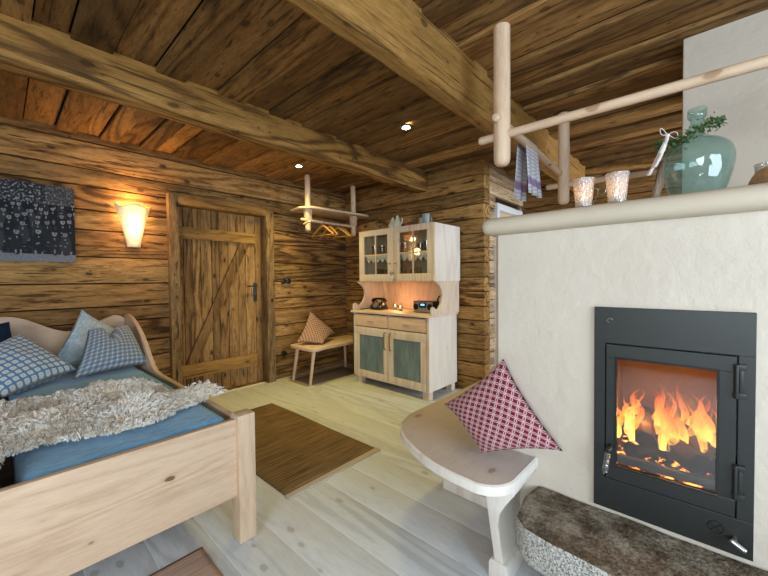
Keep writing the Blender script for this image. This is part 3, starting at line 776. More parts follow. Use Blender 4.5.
# tea towel folded over the long rail
def towelmat():
    s = NT('striped_linen', 0.9, 0.1); u, v, _ = s.sep(s.uv())
    a = s.ramp(s.m('FRACT', s.m('MULTIPLY', v, 15)), [(0.25, 0.0), (0.35, 1.0), (0.6, 1.0), (0.7, 0.0)])
    band = s.ramp(v, [(0.14, 0.0), (0.17, 1.0), (0.27, 1.0), (0.30, 0.0)])
    col = s.mix(s.m('MULTIPLY', a, 0.5), (0.62, 0.60, 0.62), (0.25, 0.24, 0.33)); s.color(s.mix(band, col, (0.30, 0.20, 0.32))); return s.mat
b = MB(); n = 30; m_ = 14; 
for sgn in (1, -1):
    vs = []; uv = []; fs = []
    for i in range(n+1):
        t = i/n; 
        for j in range(m_+1):
            w_ = j/m_
            if t < 0.08: ang = t/0.08*PI/2; yy = 0.778+sgn*math.sin(ang)*0.0235; zz = 2.026+math.cos(ang)*0.0235; flare = 0
            else: q = (t-0.08)/0.92; yy = 0.778+sgn*(0.0235+0.006*q); zz = 2.026-0.325*q*(1.0 if sgn > 0 else 0.96); flare = q
            xx = 2.07+0.19*w_
            yy += sgn*abs(0.022*math.sin(w_*7+0.6)*flare)
            vs.append((xx+0.012*flare*(w_-.5), yy, zz)); uv.append((w_, 1-t))
    for i in range(n):
        for j in range(m_): fs.append([i*(m_+1)+j, (i+1)*(m_+1)+j, (i+1)*(m_+1)+j+1, i*(m_+1)+j+1])
    b.add(vs, fs, uv)
tw = b.build('tea_towel', towelmat()); md = tw.modifiers.new('t', 'SOLIDIFY'); md.thickness = 0.003; md.offset = 0
tag(tw, 'lilac and grey striped cloth hanging over the rack rail', 'towel')

# ---------------------------------------------------------------- things on the stove ledge
LZ = 1.4985
def cup(x, y, label):
    t = thing('candle_holder', label, 'candle holder', (x, y, LZ), group='ribbed glass candle holders on the ledge')
    b = MB()
    b.lathe([(0.0, 0.0), (0.027, 0.0), (0.029, 0.004), (0.037, 0.098), (0.0395, 0.100), (0.0395, 0.107), (0.0365, 0.107), (0.034, 0.098), (0.026, 0.010), (0.0, 0.008)], (x, y, LZ), 40, close=True)
    b.build('glass_cup', CUTGLASS, t); return t
def tealight(x, y, z, label, group, power=0.35, s_=1.0):
    t = thing('tealight', label, 'candle', (x, y, z), group=group)
    b = MB(); b.lathe([(0, 0), (0.019*s_, 0), (0.019*s_, 0.016*s_), (0.0175*s_, 0.016*s_), (0.0175*s_, 0.013*s_), (0, 0.013*s_)], (x, y, z), 24, close=True); b.build('wax', WAX, t)
    b = MB(); b.lathe([(0, 0.015*s_), (0.0035*s_, 0.020*s_), (0.0045*s_, 0.026*s_), (0.003*s_, 0.036*s_), (0.0, 0.046*s_)], (x, y, z), 12, close=True); b.build('flame', FLAME, t)
    point('candle_light', (x, y, z+0.06*s_), power, (1.0, 0.52, 0.2), 0.012)
cup(1.552, 0.342, 'left ribbed glass candle holder on the stove ledge, nearer the hanging cloth'); tealight(1.552, 0.342, LZ+0.0085, 'lit tealight inside the left glass holder on the ledge', 'lit tealights in the ledge glasses', 0.05)
cup(1.555, 0.232, 'right ribbed glass candle holder on the stove ledge, nearer the big bottle'); tealight(1.555, 0.232, LZ+0.0085, 'lit tealight inside the right glass holder on the ledge', 'lit tealights in the ledge glasses', 0.05)
# small wire ornament between the cups
b = MB()
b.tube([(1.66+0.010*math.cos(t*.5)*1, 0.33+0.018*math.cos(t*.52+1), LZ+0.012+0.075*abs(math.sin(t*.26))) for t in range(25)], 0.0015, 6)
b.tube([(1.66, 0.30+0.014*math.cos(t*.6), LZ+0.075+0.014*math.sin(t*.6)) for t in range(11)], 0.0015, 6)
tag(b.build('wire_ornament', STEEL), 'thin bent silver wire ornament behind the two glass candle holders', 'ornament')

# demijohn
JX, JY = 1.65, 0.012
dj = thing('demijohn', 'large round pale green glass bottle with a stubby neck on the stove ledge', 'bottle', (JX, JY, LZ))
oprof = [(0.0, 0.0), (0.088, 0.0), (0.100, 0.006), (0.118, 0.05), (0.132, 0.10), (0.140, 0.145), (0.137, 0.18), (0.122, 0.212), (0.092, 0.236), (0.060, 0.250), (0.036, 0.266), (0.028, 0.285), (0.026, 0.335), (0.026, 0.343), (0.036, 0.346), (0.037, 0.378), (0.033, 0.382)]
def smoothprof(P, k=5):
    out_ = []
    for i in range(len(P)-1):
        p0 = P[max(0, i-1)]; p1 = P[i]; p2 = P[i+1]; p3 = P[min(len(P)-1, i+2)]
        for q in range(k):
            t = q/k
            out_.append(tuple(max(0, 0.5*((2*p1[a])+(-p0[a]+p2[a])*t+(2*p0[a]-5*p1[a]+4*p2[a]-p3[a])*t*t+(-p0[a]+3*p1[a]-3*p2[a]+p3[a])*t*t*t)) for a in (0, 1)))
    return out_+[P[-1]]
oprof = smoothprof([(r*0.70, z*0.80) for r, z in oprof])
inn = [(max(0.0, r-0.004), z+(0.006 if z < 0.02 else 0.0)) for r, z in oprof][::-1]
def thinglass(name, tint):
    s = NT(name); tr = s.node('ShaderNodeBsdfTransparent'); gl = s.node('ShaderNodeBsdfGlossy'); gl.inputs['Roughness'].default_value = 0.03
    n = s.noise(s.obj(), 14, 3, 0.6); s.l.new(s.ramp(n, [(0.3, tuple(x*0.86 for x in tint)), (0.7, tint)]), tr.inputs[0])
    bp = s.node('ShaderNodeBump'); s.l.new(s.noise(s.obj(), 22, 2, 0.5), bp.inputs['Height']); bp.inputs['Distance'].default_value = 0.004; s.l.new(bp.outputs[0], gl.inputs['Normal'])
    g = s.node('ShaderNodeNewGeometry'); cs_ = s.m('ABSOLUTE', s.vm('DOT_PRODUCT', g.outputs['Normal'], g.outputs['Incoming']))
    fr = s.m('MULTIPLY_ADD', s.m('POWER', s.m('SUBTRACT', 1.0, cs_), 4.0), 0.75, 0.07)
    df = s.node('ShaderNodeBsdfDiffuse'); df.inputs[0].default_value = (0.35, 0.52, 0.48, 1)
    m0 = s.node('ShaderNodeMixShader'); m0.inputs[0].default_value = 0.10; s.l.new(tr.outputs[0], m0.inputs[1]); s.l.new(df.outputs[0], m0.inputs[2])
    mx = s.node('ShaderNodeMixShader'); s.l.new(fr, mx.inputs[0]); s.l.new(m0.outputs[0], mx.inputs[1]); s.l.new(gl.outputs[0], mx.inputs[2]); s.l.new(mx.outputs[0], s.out.inputs[0])
    return s.mat
b = MB(); b.lathe(oprof, (JX, JY, LZ), 64, close=True); b.build('glass_body', thinglass('old_green_glass', (0.70, 0.86, 0.82)), dj, angle=100)
# garland
GREEN = plain('box_leaf_green', (0.06, 0.12, 0.035), 0.5, 0.4, 0, 60, 0.35)
STEM = plain('brown_stem', (0.10, 0.06, 0.03), 0.8)
def leaf_cloud(b, c, n, r, ln=0.016, seed=1, sq=(1, 1, 1)):
    rr = random.Random(seed)
    for _ in range(n):
        p = Vector(c)+Vector((rr.gauss(0, r)*sq[0], rr.gauss(0, r)*sq[1], rr.gauss(0, r)*sq[2]))
        d_ = Vector((rr.uniform(-1, 1), rr.uniform(-1, 1), rr.uniform(-.6, 1))).normalized(); s_ = d_.cross(Vector((rr.uniform(-1, 1), rr.uniform(-1, 1), rr.uniform(-1, 1)))).normalized()
        nn = d_.cross(s_); L = ln*rr.uniform(.6, 1.2)
        b.nb(); b.add([p, p+d_*L*.4+s_*L*.3+nn*.001, p+d_*L, p+d_*L*.4-s_*L*.3+nn*.001, p+d_*L*.45-nn*.001], [[0, 1, 4], [1, 2, 4], [2, 3, 4], [3, 0, 4]])
gl = thing('evergreen_garland', 'sprig of small green leaves tied around the neck of the green bottle', 'garland', (JX, JY, LZ+0.25))
gk = [(1.665, 0.122, 1.712), (1.635, 0.105, 1.700), (1.600, 0.080, 1.684), (1.583, 0.050, 1.690), (1.582, 0.020, 1.706), (1.588, -0.012, 1.722), (1.594, -0.036, 1.728), (1.600, -0.055, 1.730)]
gp = []
for k in range(len(gk)-1):
    for q in range(3): gp.append(Vector(gk[k]).lerp(Vector(gk[k+1]), q/3))
b = MB(); b.tube(gp, 0.002, 6); b.build('twig', STEM, gl)
b = MB()
for k, p in enumerate(gp): leaf_cloud(b, p, 22, 0.0095, 0.014, k)
b.build('leaves', GREEN, gl, smooth=False)
# lace ribbon hanging at the left
LACE = plain('white_lace', (0.72, 0.66, 0.62), 0.9, 0.1, 0, 260, 0.35, 0.4)
rb = MB(); 
def ribbon(b, pts, wdt, side):
    n = len(pts); vs = []; fs = []
    for k, p in enumerate(pts):
        p = Vector(p); s_ = Vector(side).normalized()*wdt/2*(1+.1*math.sin(k*2.1))
        vs += [p-s_, p+s_]
    for k in range(n-1): fs.append([2*k, 2*k+1, 2*k+3, 2*k+2])
    b.add(vs, fs)
q0 = Vector((1.590, 0.088, LZ+0.216))
ribbon(rb, [q0+Vector((-0.006*math.sin(k*.5), 0.004*k+0.0003*k*k*.5, -0.0125*k)) for k in range(11)], 0.013, (0.3, 0.9, 0.2))
ribbon(rb, [q0+Vector((-0.008+0.003*math.sin(k*.5), 0.0022*k+0.0004*k*k*.5, -0.0115*k)) for k in range(10)], 0.013, (0.3, 0.9, 0.2))
for sg in (1, -1):
    ribbon(rb, [q0+Vector((-0.006, sg*0.022*math.sin(k*PI/8)*(1 if sg > 0 else 1.3), 0.014*math.sin(k*PI/4)*.9+(0.02 if sg > 0 else -.01)*math.sin(k*PI/8)+0.004)) for k in range(9)], 0.010, (1, 0, .4))
rb.sphere(q0+Vector((-0.006, 0, 0)), 0.007, 10)
rbo = rb.build('lace_ribbon', LACE); md = rbo.modifiers.new('t', 'SOLIDIFY'); md.thickness = 0.0018
tag(rbo, 'white lace ribbon bow tied to the green bottle garland', 'ribbon')
# driftwood
b = MB(); b.nb(); pts = [Vector((1.60+0.001*k, 0.122-0.002*k+0.002*math.sin(k), LZ+0.003+0.0125*k)) for k in range(12)]
b.tube(pts, [0.015, 0.0145, 0.014, 0.0135, 0.013, 0.0125, 0.012, 0.012, 0.0115, 0.011, 0.010, 0.007], 9)
tag(b.build('driftwood', wood('grey_bark', (0.42, 0.33, 0.25), (0.24, 0.17, 0.12), (0.08, 0.05, 0.03), 'Z', cracks=.8, knots=0.2, bump=1.0)), 'short grey driftwood stick standing against the green bottle', 'driftwood')
# log slice at right with glass on it
b = MB(); b.nb(); b.prism([(-0.165+0.054*math.cos(math.radians(a)), LZ+0.002+0.060*math.sin(math.radians(a))) for a in range(0, 181, 10)], 'X', 1.60, 1.635, 0.003)
b2 = b.build('log_slice', wood('slice_wood', (0.30, 0.17, 0.06), (0.20, 0.10, 0.035), (0.08, 0.04, 0.015), 'X', rings=12, cracks=.3, knots=0.1)); tag(b2, 'half-round brown wooden block standing at the right end of the stove ledge', 'wood slice')
t = thing('glass_candle_cup', 'small clear glass cup behind the half-round wooden block on the ledge', 'candle holder', (1.70, -0.165, LZ))
b = MB(); b.lathe([(0, 0), (0.030, 0), (0.034, 0.085), (0.036, 0.090), (0.032, 0.090), (0.028, 0.006), (0, 0.006)], (1.70, -0.165, LZ), 32, close=True); b.build('glass_cup', CUTGLASS, t)

# ---------------------------------------------------------------- cupboard
cb = thing('dresser_cupboard', 'washed pine kitchen dresser with glazed upper doors and blue panelled lower doors', 'cupboard', (3.1, 2.5, 0))
CX0, CX1 = 2.85, 3.385; CY0, CY1 = 1.985, 3.095
b = MB(); b.nb()
b.m = 1; b.box(CX0+.0005, CX1, CY0-.0005, CY0+0.02, 0.086, 0.835, 0.002); b.m = 0; b.box(CX0, CX1, CY1-0.02, CY1, 0.085, 0.835, 0.002)  # near side gets whiter wood: daylight falling on it put into the colour
b.box(CX0+.02, CX1, CY0+.02, CY1-.02, 0.085, 0.105); b.box(CX1-0.012, CX1, CY0+.02, CY1-.02, 0.105, 0.835)
b.box(CX0, CX0+0.02, CY0, CY0+0.03, 0.085, 0.835, 0.002); b.box(CX0, CX0+0.02, CY1-0.045, CY1, 0.085, 0.835, 0.002)
b.box(CX0+.012, CX0+0.03, CY0+.03, CY1-.045, 0.08, 0.10); b.box(CX0+.008, CX0+0.02, 2.515, 2.535, 0.1, 0.835)
b.build('lower_carcass', [H_z, B_white], cb)
b = MB(); b.nb(); b.box(CX0-0.02, CX1, CY0-0.02, CY1+0.015, 0.835, 0.860, 0.005); b.build('worktop', H_y, cb)
for (y, x) in ((CY0+0.015, CX0+0.015), (CY1-0.13, CX0+0.015), (CY0+0.015, CX1-0.09), (CY1-0.13, CX1-0.09)):
    b = MB(); b.nb(); b.box(x, x+0.07, y, y+0.075, 0.0, 0.09, 0.003); b.build('foot', H_z, cb)
for (y0, y1) in ((2.018, 2.515), (2.532, 3.050)):
    b = MB(); b.nb(); b.box(CX0-0.006, CX0+0.012, y0, y1, 0.685, 0.822, 0.003); dw = b.build('drawer', P_y, cb)
    b = MB(); yc = (y0+y1)/2; b.tube([(CX0-0.006, yc-0.05, 0.752), (CX0-0.016, yc-0.02, 0.755), (CX0-0.016, yc+0.02, 0.755), (CX0-0.006, yc+0.05, 0.752)], [0.004, 0.008, 0.008, 0.004], 8); b.build('drawer_pull', P_y, dw)
def panelmat():
    s = NT('blue_grey_panel', 0.35, 0.5); c = s.obj(); n = s.noise(s.map(c, (1, 1, 0.25)), 14, 4, 0.6)
    s.color(s.ramp(n, [(0.3, (0.085, 0.125, 0.135)), (0.7, (0.19, 0.26, 0.27))])); return s.mat
PANEL = panelmat()
for k, (y0, y1, hy) in enumerate(((2.018, 2.522, 2.487), (2.527, 3.050, 2.565))):
    b = MB(); b.nb(); ring(b, y0, y1, 0.09, 0.675, y0+0.068, y1-0.072, 0.168, 0.583, CX0-0.006, CX0+0.014, 0.003)
    dd = b.build('lower_door', H_z, cb)
    b = MB(); b.box(CX0+0.002, CX0+0.008, y0+0.06, y1-0.06, 0.16, 0.59); b.build('door_panel', PANEL, dd)
    b = MB(); b.tube([(CX0-0.006, hy, 0.64), (CX0-0.026, hy, 0.632), (CX0-0.03, hy, 0.60), (CX0-0.03, hy, 0.49), (CX0-0.026, hy, 0.455), (CX0-0.006, hy, 0.447)], [.006, .007, .0065, .0065, .007, .006], 8); b.build('door_handle', BRASS, dd)
# upper part
UX0, UX1 = 2.885, 3.385; UY0, UY1 = 1.94, 3.01; UZ0, UZ1 = 1.20, 1.785
b = MB(); b.nb()
UX0c = UX0+0.018
b.m = 1; b.box(UX0c, UX1, UY0, UY0+0.02, UZ0, UZ1, 0.002); b.m = 0; b.box(UX0c, UX1, UY1-0.02, UY1, UZ0, UZ1, 0.002)  # same here, daylight on the near side painted as whiter wood
b.box(UX0c, UX1, UY0+.02, UY1-.02, UZ0, UZ0+0.02); b.box(UX0c, UX1, UY0+.02, UY1-.02, UZ1-0.02, UZ1)
b.box(UX1-0.012, UX1, UY0+.02, UY1-.02, UZ0+.02, UZ1-.02)
b.box(UX0c+0.03, UX1-.012, UY0+.02, UY1-.02, 1.478, 1.492)
b.build('upper_carcass', [H_z, B_white], cb)
b = MB(); b.nb(); b.box(UX1-0.014, UX1-0.002, CY0+0.0, CY1-0.02, 0.86, 1.20); b.build('niche_back', P_z, cb)
# curved side brackets
def bracket(y0, y1):
    P = [(CX0-0.005, 0.862), (UX1-0.016, 0.862), (UX1-0.016, 1.199), (2.905, 1.199)]
    cv = [(2.935, 1.185), (2.985, 1.155), (3.025, 1.11), (3.04, 1.06), (3.03, 1.005), (3.00, 0.955), (2.965, 0.925), (2.93, 0.915), (2.91, 0.922), (2.895, 0.938), (2.872, 0.945), (2.852, 0.935), (2.843, 0.912), (2.843, 0.88)]
    b = MB(); b.nb(); b.prism(P[::1]+cv, 'Y', y0, y1, 0.002); return b.build('side_bracket', H_z, cb)
bracket(1.945, 1.967); bracket(3.065, 3.087)
# upper doors
SHEER = pane('sheer', (1, 1, 1), 0.05)
for k, (y0, y1, ky) in enumerate(((1.945, 2.470, 2.435), (2.475, 3.005, 2.512))):
    b = MB(); b.nb(); g0, g1 = (y0+0.083, y1-0.083); ring(b, y0, y1, UZ0+0.002, UZ1+0.002, g0, g1, 1.283, 1.722, UX0, UX0+0.02, 0.003)
    dd = b.build('upper_door', H_z, cb)
    yc = (g0+g1)/2; b = MB(); b.nb(); b.box(UX0+0.002, UX0+0.016, yc-0.009, yc+0.009, 1.283, 1.722, 0.002); b.box(UX0+0.003, UX0+0.015, g0, g1, 1.492, 1.510, 0.002); b.build('glazing_bar', P_z, dd)
    b = MB(); b.box(UX0+0.009, UX0+0.012, g0-.01, g1+.01, 1.275, 1.73); b.build('glass_pane', CLEAR, dd)
    b = MB(); b.rod((UX0, ky, 1.396), (UX0-0.02, ky, 1.396), 0.005); b.sphere((UX0-0.02, ky, 1.396), 0.009, 12); b.build('knob', BRASS, dd)
# lace strips along the inner shelf
for (g0, g1) in ((2.03, 2.385), (2.56, 2.92)):
    b = MB(); n = 5; vs = [(UX0+0.036, g0, 1.492)]; poly = [(g0, 1.493), (g0, 1.455)]
    for k in range(n):
        w_ = (g1-g0)/n; poly += [(g0+w_*(k+.5), 1.415), (g0+w_*(k+1), 1.455)]
    poly += [(g1, 1.493)]
    b.prism(poly, 'X', UX0+0.040, UX0+0.0425); b.build('lace_edging', plain('white_lace_cloth', (0.75, 0.73, 0.68), 0.9, 0.1, 0, 300, 0.2), cb)
# heart ornament hanging from a knob
t = thing('hanging_ornament', 'small white and green trinket hanging below the upper door knobs', 'ornament', (UX0-0.03, 2.47, 1.25))
b = MB(); b.tube([(UX0-0.024, 2.512, 1.390), (UX0-0.024, 2.49, 1.33), (UX0-0.024, 2.475, 1.275)], 0.0012, 5); b.build('string', LACE, t)
b = MB(); b.sphere((UX0-0.026, 2.463, 1.245), 0.020, 14, (0.5, 1, 1)); b.sphere((UX0-0.026, 2.488, 1.245), 0.020, 14, (0.5, 1, 1)); b.lathe([(0, -0.045), (0.018, -0.02), (0.034, 0.0), (0.0, 0.01)], (UX0-0.026, 2.475, 1.238), 14, close=True, M=Matrix.Diagonal((0.35, 1, 1, 1))); b.build('heart', CERAMIC, t)
b = MB(); leaf_cloud(b, (UX0-0.028, 2.475, 1.285), 26, 0.012, 0.016, 4); b.build('leaves', GREEN, t, smooth=False)
# glasses inside
gt = None
r = random.Random(2)
for row, (zb, hh) in enumerate(((1.221, 0.14), (1.493, 0.15))):
    for k in range(9):
        y = 2.02+k*0.112+r.uniform(-.012, .012); x = 3.05+r.uniform(-.04, .08); s_ = r.uniform(.85, 1.1)
        lab = 'clear drinking glass standing behind the dresser glazing on the %s shelf' % ('lower' if row == 0 else 'upper')
        grp = 'glasses on the %s shelf in the dresser' % ('lower' if row == 0 else 'upper')
        if gt is None:
            gt = thing('drinking_glass', lab, 'glass', (x, y, zb), group=grp)
            b = MB(); b.lathe([(0.0, 0.0), (0.024, 0.0), (0.026, 0.01), (0.035, 0.135), (0.0325, 0.135), (0.023, 0.012), (0.0, 0.01)], (x, y, zb), 20, close=True); b.build('bowl', TUMBLER, gt)
        else: copy_thing(gt, (x, y, zb), None, lab, grp, (s_, s_, s_))
# on top of the dresser
TZ = UZ1+0.003
t = thing('glass_decanter', 'slim clear glass decanter with a stopper at the far left on top of the dresser', 'decanter', (3.03, 2.80, TZ))
b = MB(); b.lathe([(0, 0), (0.035, 0), (0.040, 0.012), (0.030, 0.02), (0.008, 0.03), (0.008, 0.045), (0.040, 0.065), (0.048, 0.09), (0.035, 0.12), (0.012, 0.14), (0.010, 0.20), (0.016, 0.205), (0.016, 0.22), (0.006, 0.225)], (3.03, 2.80, TZ), 24, close=True); b.build('bottle', TUMBLER, t)
b = MB(); b.lathe([(0, 0.225), (0.006, 0.226), (0.016, 0.245), (0.010, 0.262), (0, 0.27)], (3.03, 2.80, TZ), 16, close=True); b.build('stopper', TUMBLER, t)
def jug(x, y, s_, label, handle, sp=True):
    t = thing('cream_jug', label, 'jug', (x, y, TZ), group='cream jugs on the dresser')
    b = MB(); b.lathe([(0, 0), (0.030*s_, 0), (0.046*s_, 0.03*s_), (0.047*s_, 0.06*s_), (0.034*s_, 0.09*s_), (0.020*s_, 0.12*s_), (0.010*s_, 0.148*s_), (0.0, 0.152*s_)], (x, y, TZ), 24, close=True); b.build('body', CERAMIC, t)
    if sp:
      b = MB(); b.tube([(x, y-handle*0.040*s_, TZ+0.045*s_), (x, y-handle*0.065*s_, TZ+0.065*s_), (x, y-handle*0.07*s_, TZ+0.095*s_), (x, y-handle*0.065*s_, TZ+0.115*s_)], [0.011, 0.009, 0.007, 0.008], 10); b.build('spout', CERAMIC, t)
    b = MB(); b.tube([(x, y+handle*0.044*s_, TZ+0.03*s_), (x, y+handle*0.062*s_, TZ+0.045*s_), (x, y+handle*0.060*s_, TZ+0.075*s_), (x, y+handle*0.034*s_, TZ+0.09*s_)], 0.005, 8); b.build('handle', CERAMIC, t)
jug(3.07, 2.635, 1.0, 'left cream ceramic jug on top of the dresser, next to the decanter', 1, False); jug(3.02, 2.52, 1.0, 'right cream ceramic jug with a spout on top of the dresser', 1)
def mug(x, y, hh, label, rz):
    t = thing('mug', label, 'mug', (x, y, TZ), group='grey mugs on the dresser')
    b = MB(); b.lathe([(0, 0), (0.038, 0), (0.041, 0.004), (0.041, hh), (0.038, hh), (0.037, 0.008), (0, 0.007)], (x, y, TZ), 28, close=True); b.build('body', MUG, t)
    c_, s_ = math.cos(rz), math.sin(rz)
    b = MB(); b.tube([(x+c_*q, y+s_*q, TZ+z) for q, z in ((0.038, 0.025), (0.058, 0.028), (0.068, 0.05), (0.058, 0.075), (0.038, 0.08))], 0.0055, 8); b.build('handle', MUG, t)
mug(3.10, 2.235, 0.095, 'left grey-blue mug on the dresser top, partly hidden', 1.2); mug(3.02, 2.130, 0.115, 'right grey-blue mug on the dresser top with its handle turned right', -1.5)
# in the niche
WZ = 0.861
tp = thing('telephone', 'old black rotary telephone in the dresser niche', 'telephone', (3.10, 2.89, WZ))
px, py = 3.10, 2.89
b = MB(); b.prism([(px-0.085, WZ), (px+0.085, WZ), (px+0.075, WZ+0.03), (px+0.035, WZ+0.085), (px-0.02, WZ+0.085), (px-0.075, WZ+0.03)], 'Y', py-0.08, py+0.08, 0.012)
for s_ in (-1, 1): b.box(px-0.012, px+0.022, py+s_*0.045-0.008, py+s_*0.045+0.008, WZ+0.08, WZ+0.108, 0.004)
b.build('body', BLACKP, tp)
b = MB(); b.tube([(px, py-0.105, WZ+0.098), (px, py-0.085, WZ+0.118), (px, py-0.04, WZ+0.130), (px, py+0.04, WZ+0.130), (px, py+0.085, WZ+0.118), (px, py+0.105, WZ+0.098)], [0.024, 0.022, 0.013, 0.013, 0.022, 0.024], 12)
b.build('handset', BLACKP, tp)
b = MB(); Md = Matrix.Rotation(math.radians(-50), 4, 'Y'); b.lathe([(0, 0.004), (0.04, 0.004), (0.04, 0.0), (0, 0)], (px-0.055, py, WZ+0.058), 24, close=True, M=Md); b.build('dial', STEEL, tp)
b = MB(); b.tube([(px, py+0.10, WZ+0.09), (px-.02, py+0.13, WZ+0.03), (px-.04, py+0.14, WZ+0.006), (px-.10, py+0.16, WZ+0.006), (px-.16, py+0.165, WZ+0.006)], 0.005, 8); b.build('cord', BLACKP, tp)
def nichecandle(x, y, lab, hh):
    t = thing('tealight_glass', lab, 'candle', (x, y, WZ), group='small candle glasses in the dresser niche')
    b = MB(); b.lathe([(0, 0), (0.028, 0), (0.032, hh), (0.029, hh), (0.026, 0.005), (0, 0.005)], (x, y, WZ), 24, close=True); b.build('cup', TUMBLER, t)
    b = MB(); b.lathe([(0, 0.006), (0.025, 0.006), (0.026, hh*.6), (0, hh*.6)], (x, y, WZ), 20, close=True); b.build('wax', WAX, t)
    b = MB(); b.lathe([(0, hh*.6+0.002), (0.005, hh*.6+0.010), (0.004, hh*.6+0.022), (0.0, hh*.6+0.036)], (x, y, WZ), 12, close=True); b.build('flame', FLAME, t)
    point('candle_light', (x, y, WZ+hh+0.045), 0.7, (1.0, 0.52, 0.22), 0.015)
nichecandle(3.19, 2.71, 'lit candle glass next to the telephone in the dresser niche', 0.055); nichecandle(3.10, 2.555, 'lit candle glass in the dresser niche, nearer the radio', 0.05)
rd = thing('radio', 'small black and silver table radio in the dresser niche', 'radio', (3.10, 2.20, WZ))
b = MB(); b.box(3.045, 3.165, 2.065, 2.325, WZ+0.004, WZ+0.125, 0.008); b.build('housing', plain('dark_grey_case', (0.03, 0.03, 0.03), 0.4), rd)
b = MB(); b.box(3.038, 3.046, 2.07, 2.32, WZ+0.01, WZ+0.12, 0.003); b.build('front_panel', plain('silver_face', (0.34, 0.33, 0.30), 0.35, 0.5, 0.5), rd)
b = MB()
for yy in (2.105, 2.285): b.lathe([(0, 0.002), (0.033, 0.002), (0.035, 0.0), (0, -0.001)], (3.037, yy, WZ+0.064), 24, close=True, M=Matrix.Rotation(-PI/2, 4, 'Y'))
b.box(3.0345, 3.039, 2.15, 2.24, WZ+0.055, WZ+0.11, 0.001); b.build('speaker_grille', BLACKP, rd)
b = MB(); b.box(3.032, 3.036, 2.17, 2.22, WZ+0.078, WZ+0.098); b.build('display', emit('blue_display', (0.15, 0.45, 1.0), 1.6), rd)
for yy in (2.165, 2.225):
    b = MB(); b.lathe([(0, 0.012), (0.012, 0.012), (0.013, 0), (0, 0)], (3.038, yy, WZ+0.032), 16, close=True, M=Matrix.Rotation(-PI/2, 4, 'Y')); b.build('dial_knob', STEEL, rd)
t = thing('headphones', 'black headphones propped upright beside the radio in the dresser niche', 'headphones', (3.13, 2.02, WZ))
b = MB(); b.tube([(3.12+0.0*k, 2.02+0.045*math.cos(math.radians(200-k*22)), WZ+0.10+0.085*math.sin(math.radians(200-k*22))) for k in range(11)], 0.008, 8); b.build('headband', BLACKP, t)
for yy in (1.985, 2.045):
    b = MB(); b.sphere((3.12, yy, WZ+0.052), 0.034, 14, (1, 0.4, 1.45)); b.build('ear_pad', BLACKP, t)

# ---------------------------------------------------------------- wall lamp
def shademat():
    s = NT('frosted_lamp_glass', 0.5, 0.3); c = s.obj()
    n = s.noise(c, 30, 3, 0.6); s.color((0.8, 0.66, 0.45)); s.p.inputs['Emission Color'].default_value = (1.0, 0.62, 0.26, 1)
    v = s.vm('DISTANCE', c, (0.0, 0.0, 0.02)); g = s.ramp(v, [(0.05, 1.0), (0.17, 0.16)])
    s.l.new(s.m('MULTIPLY', s.m('MULTIPLY', g, s.m('MULTIPLY_ADD', n, 1.1, 0.45)), 0.75), s.p.inputs['Emission Strength']); return s.mat
LX, LZ_ = 0.838, 1.73
wl = thing('wall_lamp', 'glowing half-cone glass wall lamp on the log wall beside the door', 'lamp', (LX, YB-0.06, LZ_))
b = MB(); vs = []; fs = []; prof = [(0.048, -0.19), (0.052, -0.187), (0.058, -0.15), (0.075, -0.06), (0.096, 0.05), (0.118, 0.13), (0.130, 0.165), (0.135, 0.178)]
seg = 24
for r_, z in prof:
    for k in range(seg+1):
        th = PI+PI*k/seg; top = 0.02*math.cos(4*(th))*(max(0, (z-0.13))/0.05)
        rr = r_*(1+0.03*max(0, z)*math.cos(6*th)/0.1)
        vs.append((LX+rr*math.cos(th), YB-0.012+rr*0.75*math.sin(th), LZ_+z+top))
for i in range(len(prof)-1):
    for k in range(seg): fs.append([i*(seg+1)+k, i*(seg+1)+k+1, (i+1)*(seg+1)+k+1, (i+1)*(seg+1)+k])
fs.append([k for k in range(seg+1)])
b.add(vs, fs); o = b.build('lamp_shade', shademat(), wl); md = o.modifiers.new('t', 'SOLIDIFY'); md.thickness = 0.004
b = MB(); b.box(LX-0.03, LX+0.03, YB-0.022, YB-0.003, LZ_-0.08, LZ_+0.06, 0.004); b.build('wall_bracket', BRASS, wl)
b = MB(); b.sphere((LX, YB-0.055, LZ_+0.02), 0.022, 12, (1, 1, 1.3)); b.build('bulb', emit('lamp_bulb', (1.0, 0.72, 0.35), 8), wl)
point('wall_lamp_light', (LX, YB-0.075, LZ_+0.20), 6.5, (1.0, 0.58, 0.24), 0.04)
point('wall_lamp_light', (LX, YB-0.16, LZ_-0.02), 3.5, (1.0, 0.55, 0.22), 0.06)

# picture: an old group photograph
def picturemat():
    s = NT('old_photo_print', 0.45, 0.12); a = s.node('ShaderNodeVertexColor', layer_name='print'); s.color(a.outputs[0]); return s.mat
nx, ny = 200, 130; PX0, PX1, PZ0, PZ1 = -0.44, 0.435, 1.388, 1.995
img = [[0.03]*nx for _ in range(ny)]
r = random.Random(12)
for j in range(ny):
    for i in range(nx):
        u = i/nx; v = j/ny
        n1 = noise.noise(Vector((i*.35, j*.35, 0)))
        if v > 0.74: c = 0.02+0.55*max(0, n1-0.02)*(1.0 if u < .78 else .55)+(0.03 if u > .8 else 0)
        elif v < 0.10: c = 0.20+0.06*n1
        else: c = 0.008+0.05*max(0, noise.noise(Vector((i*.2, j*.2, 4))))
        pass
        img[j][i] = c
def disc(cx, cy, rx, ry, c):
    for j in range(max(0, int(cy-ry)), min(ny, int(cy+ry)+1)):
        for i in range(max(0, int(cx-rx)), min(nx, int(cx+rx)+1)):
            if ((i-cx)/rx)**2+((j-cy)/ry)**2 <= 1: img[j][i] = c*(0.85+0.3*r.random())
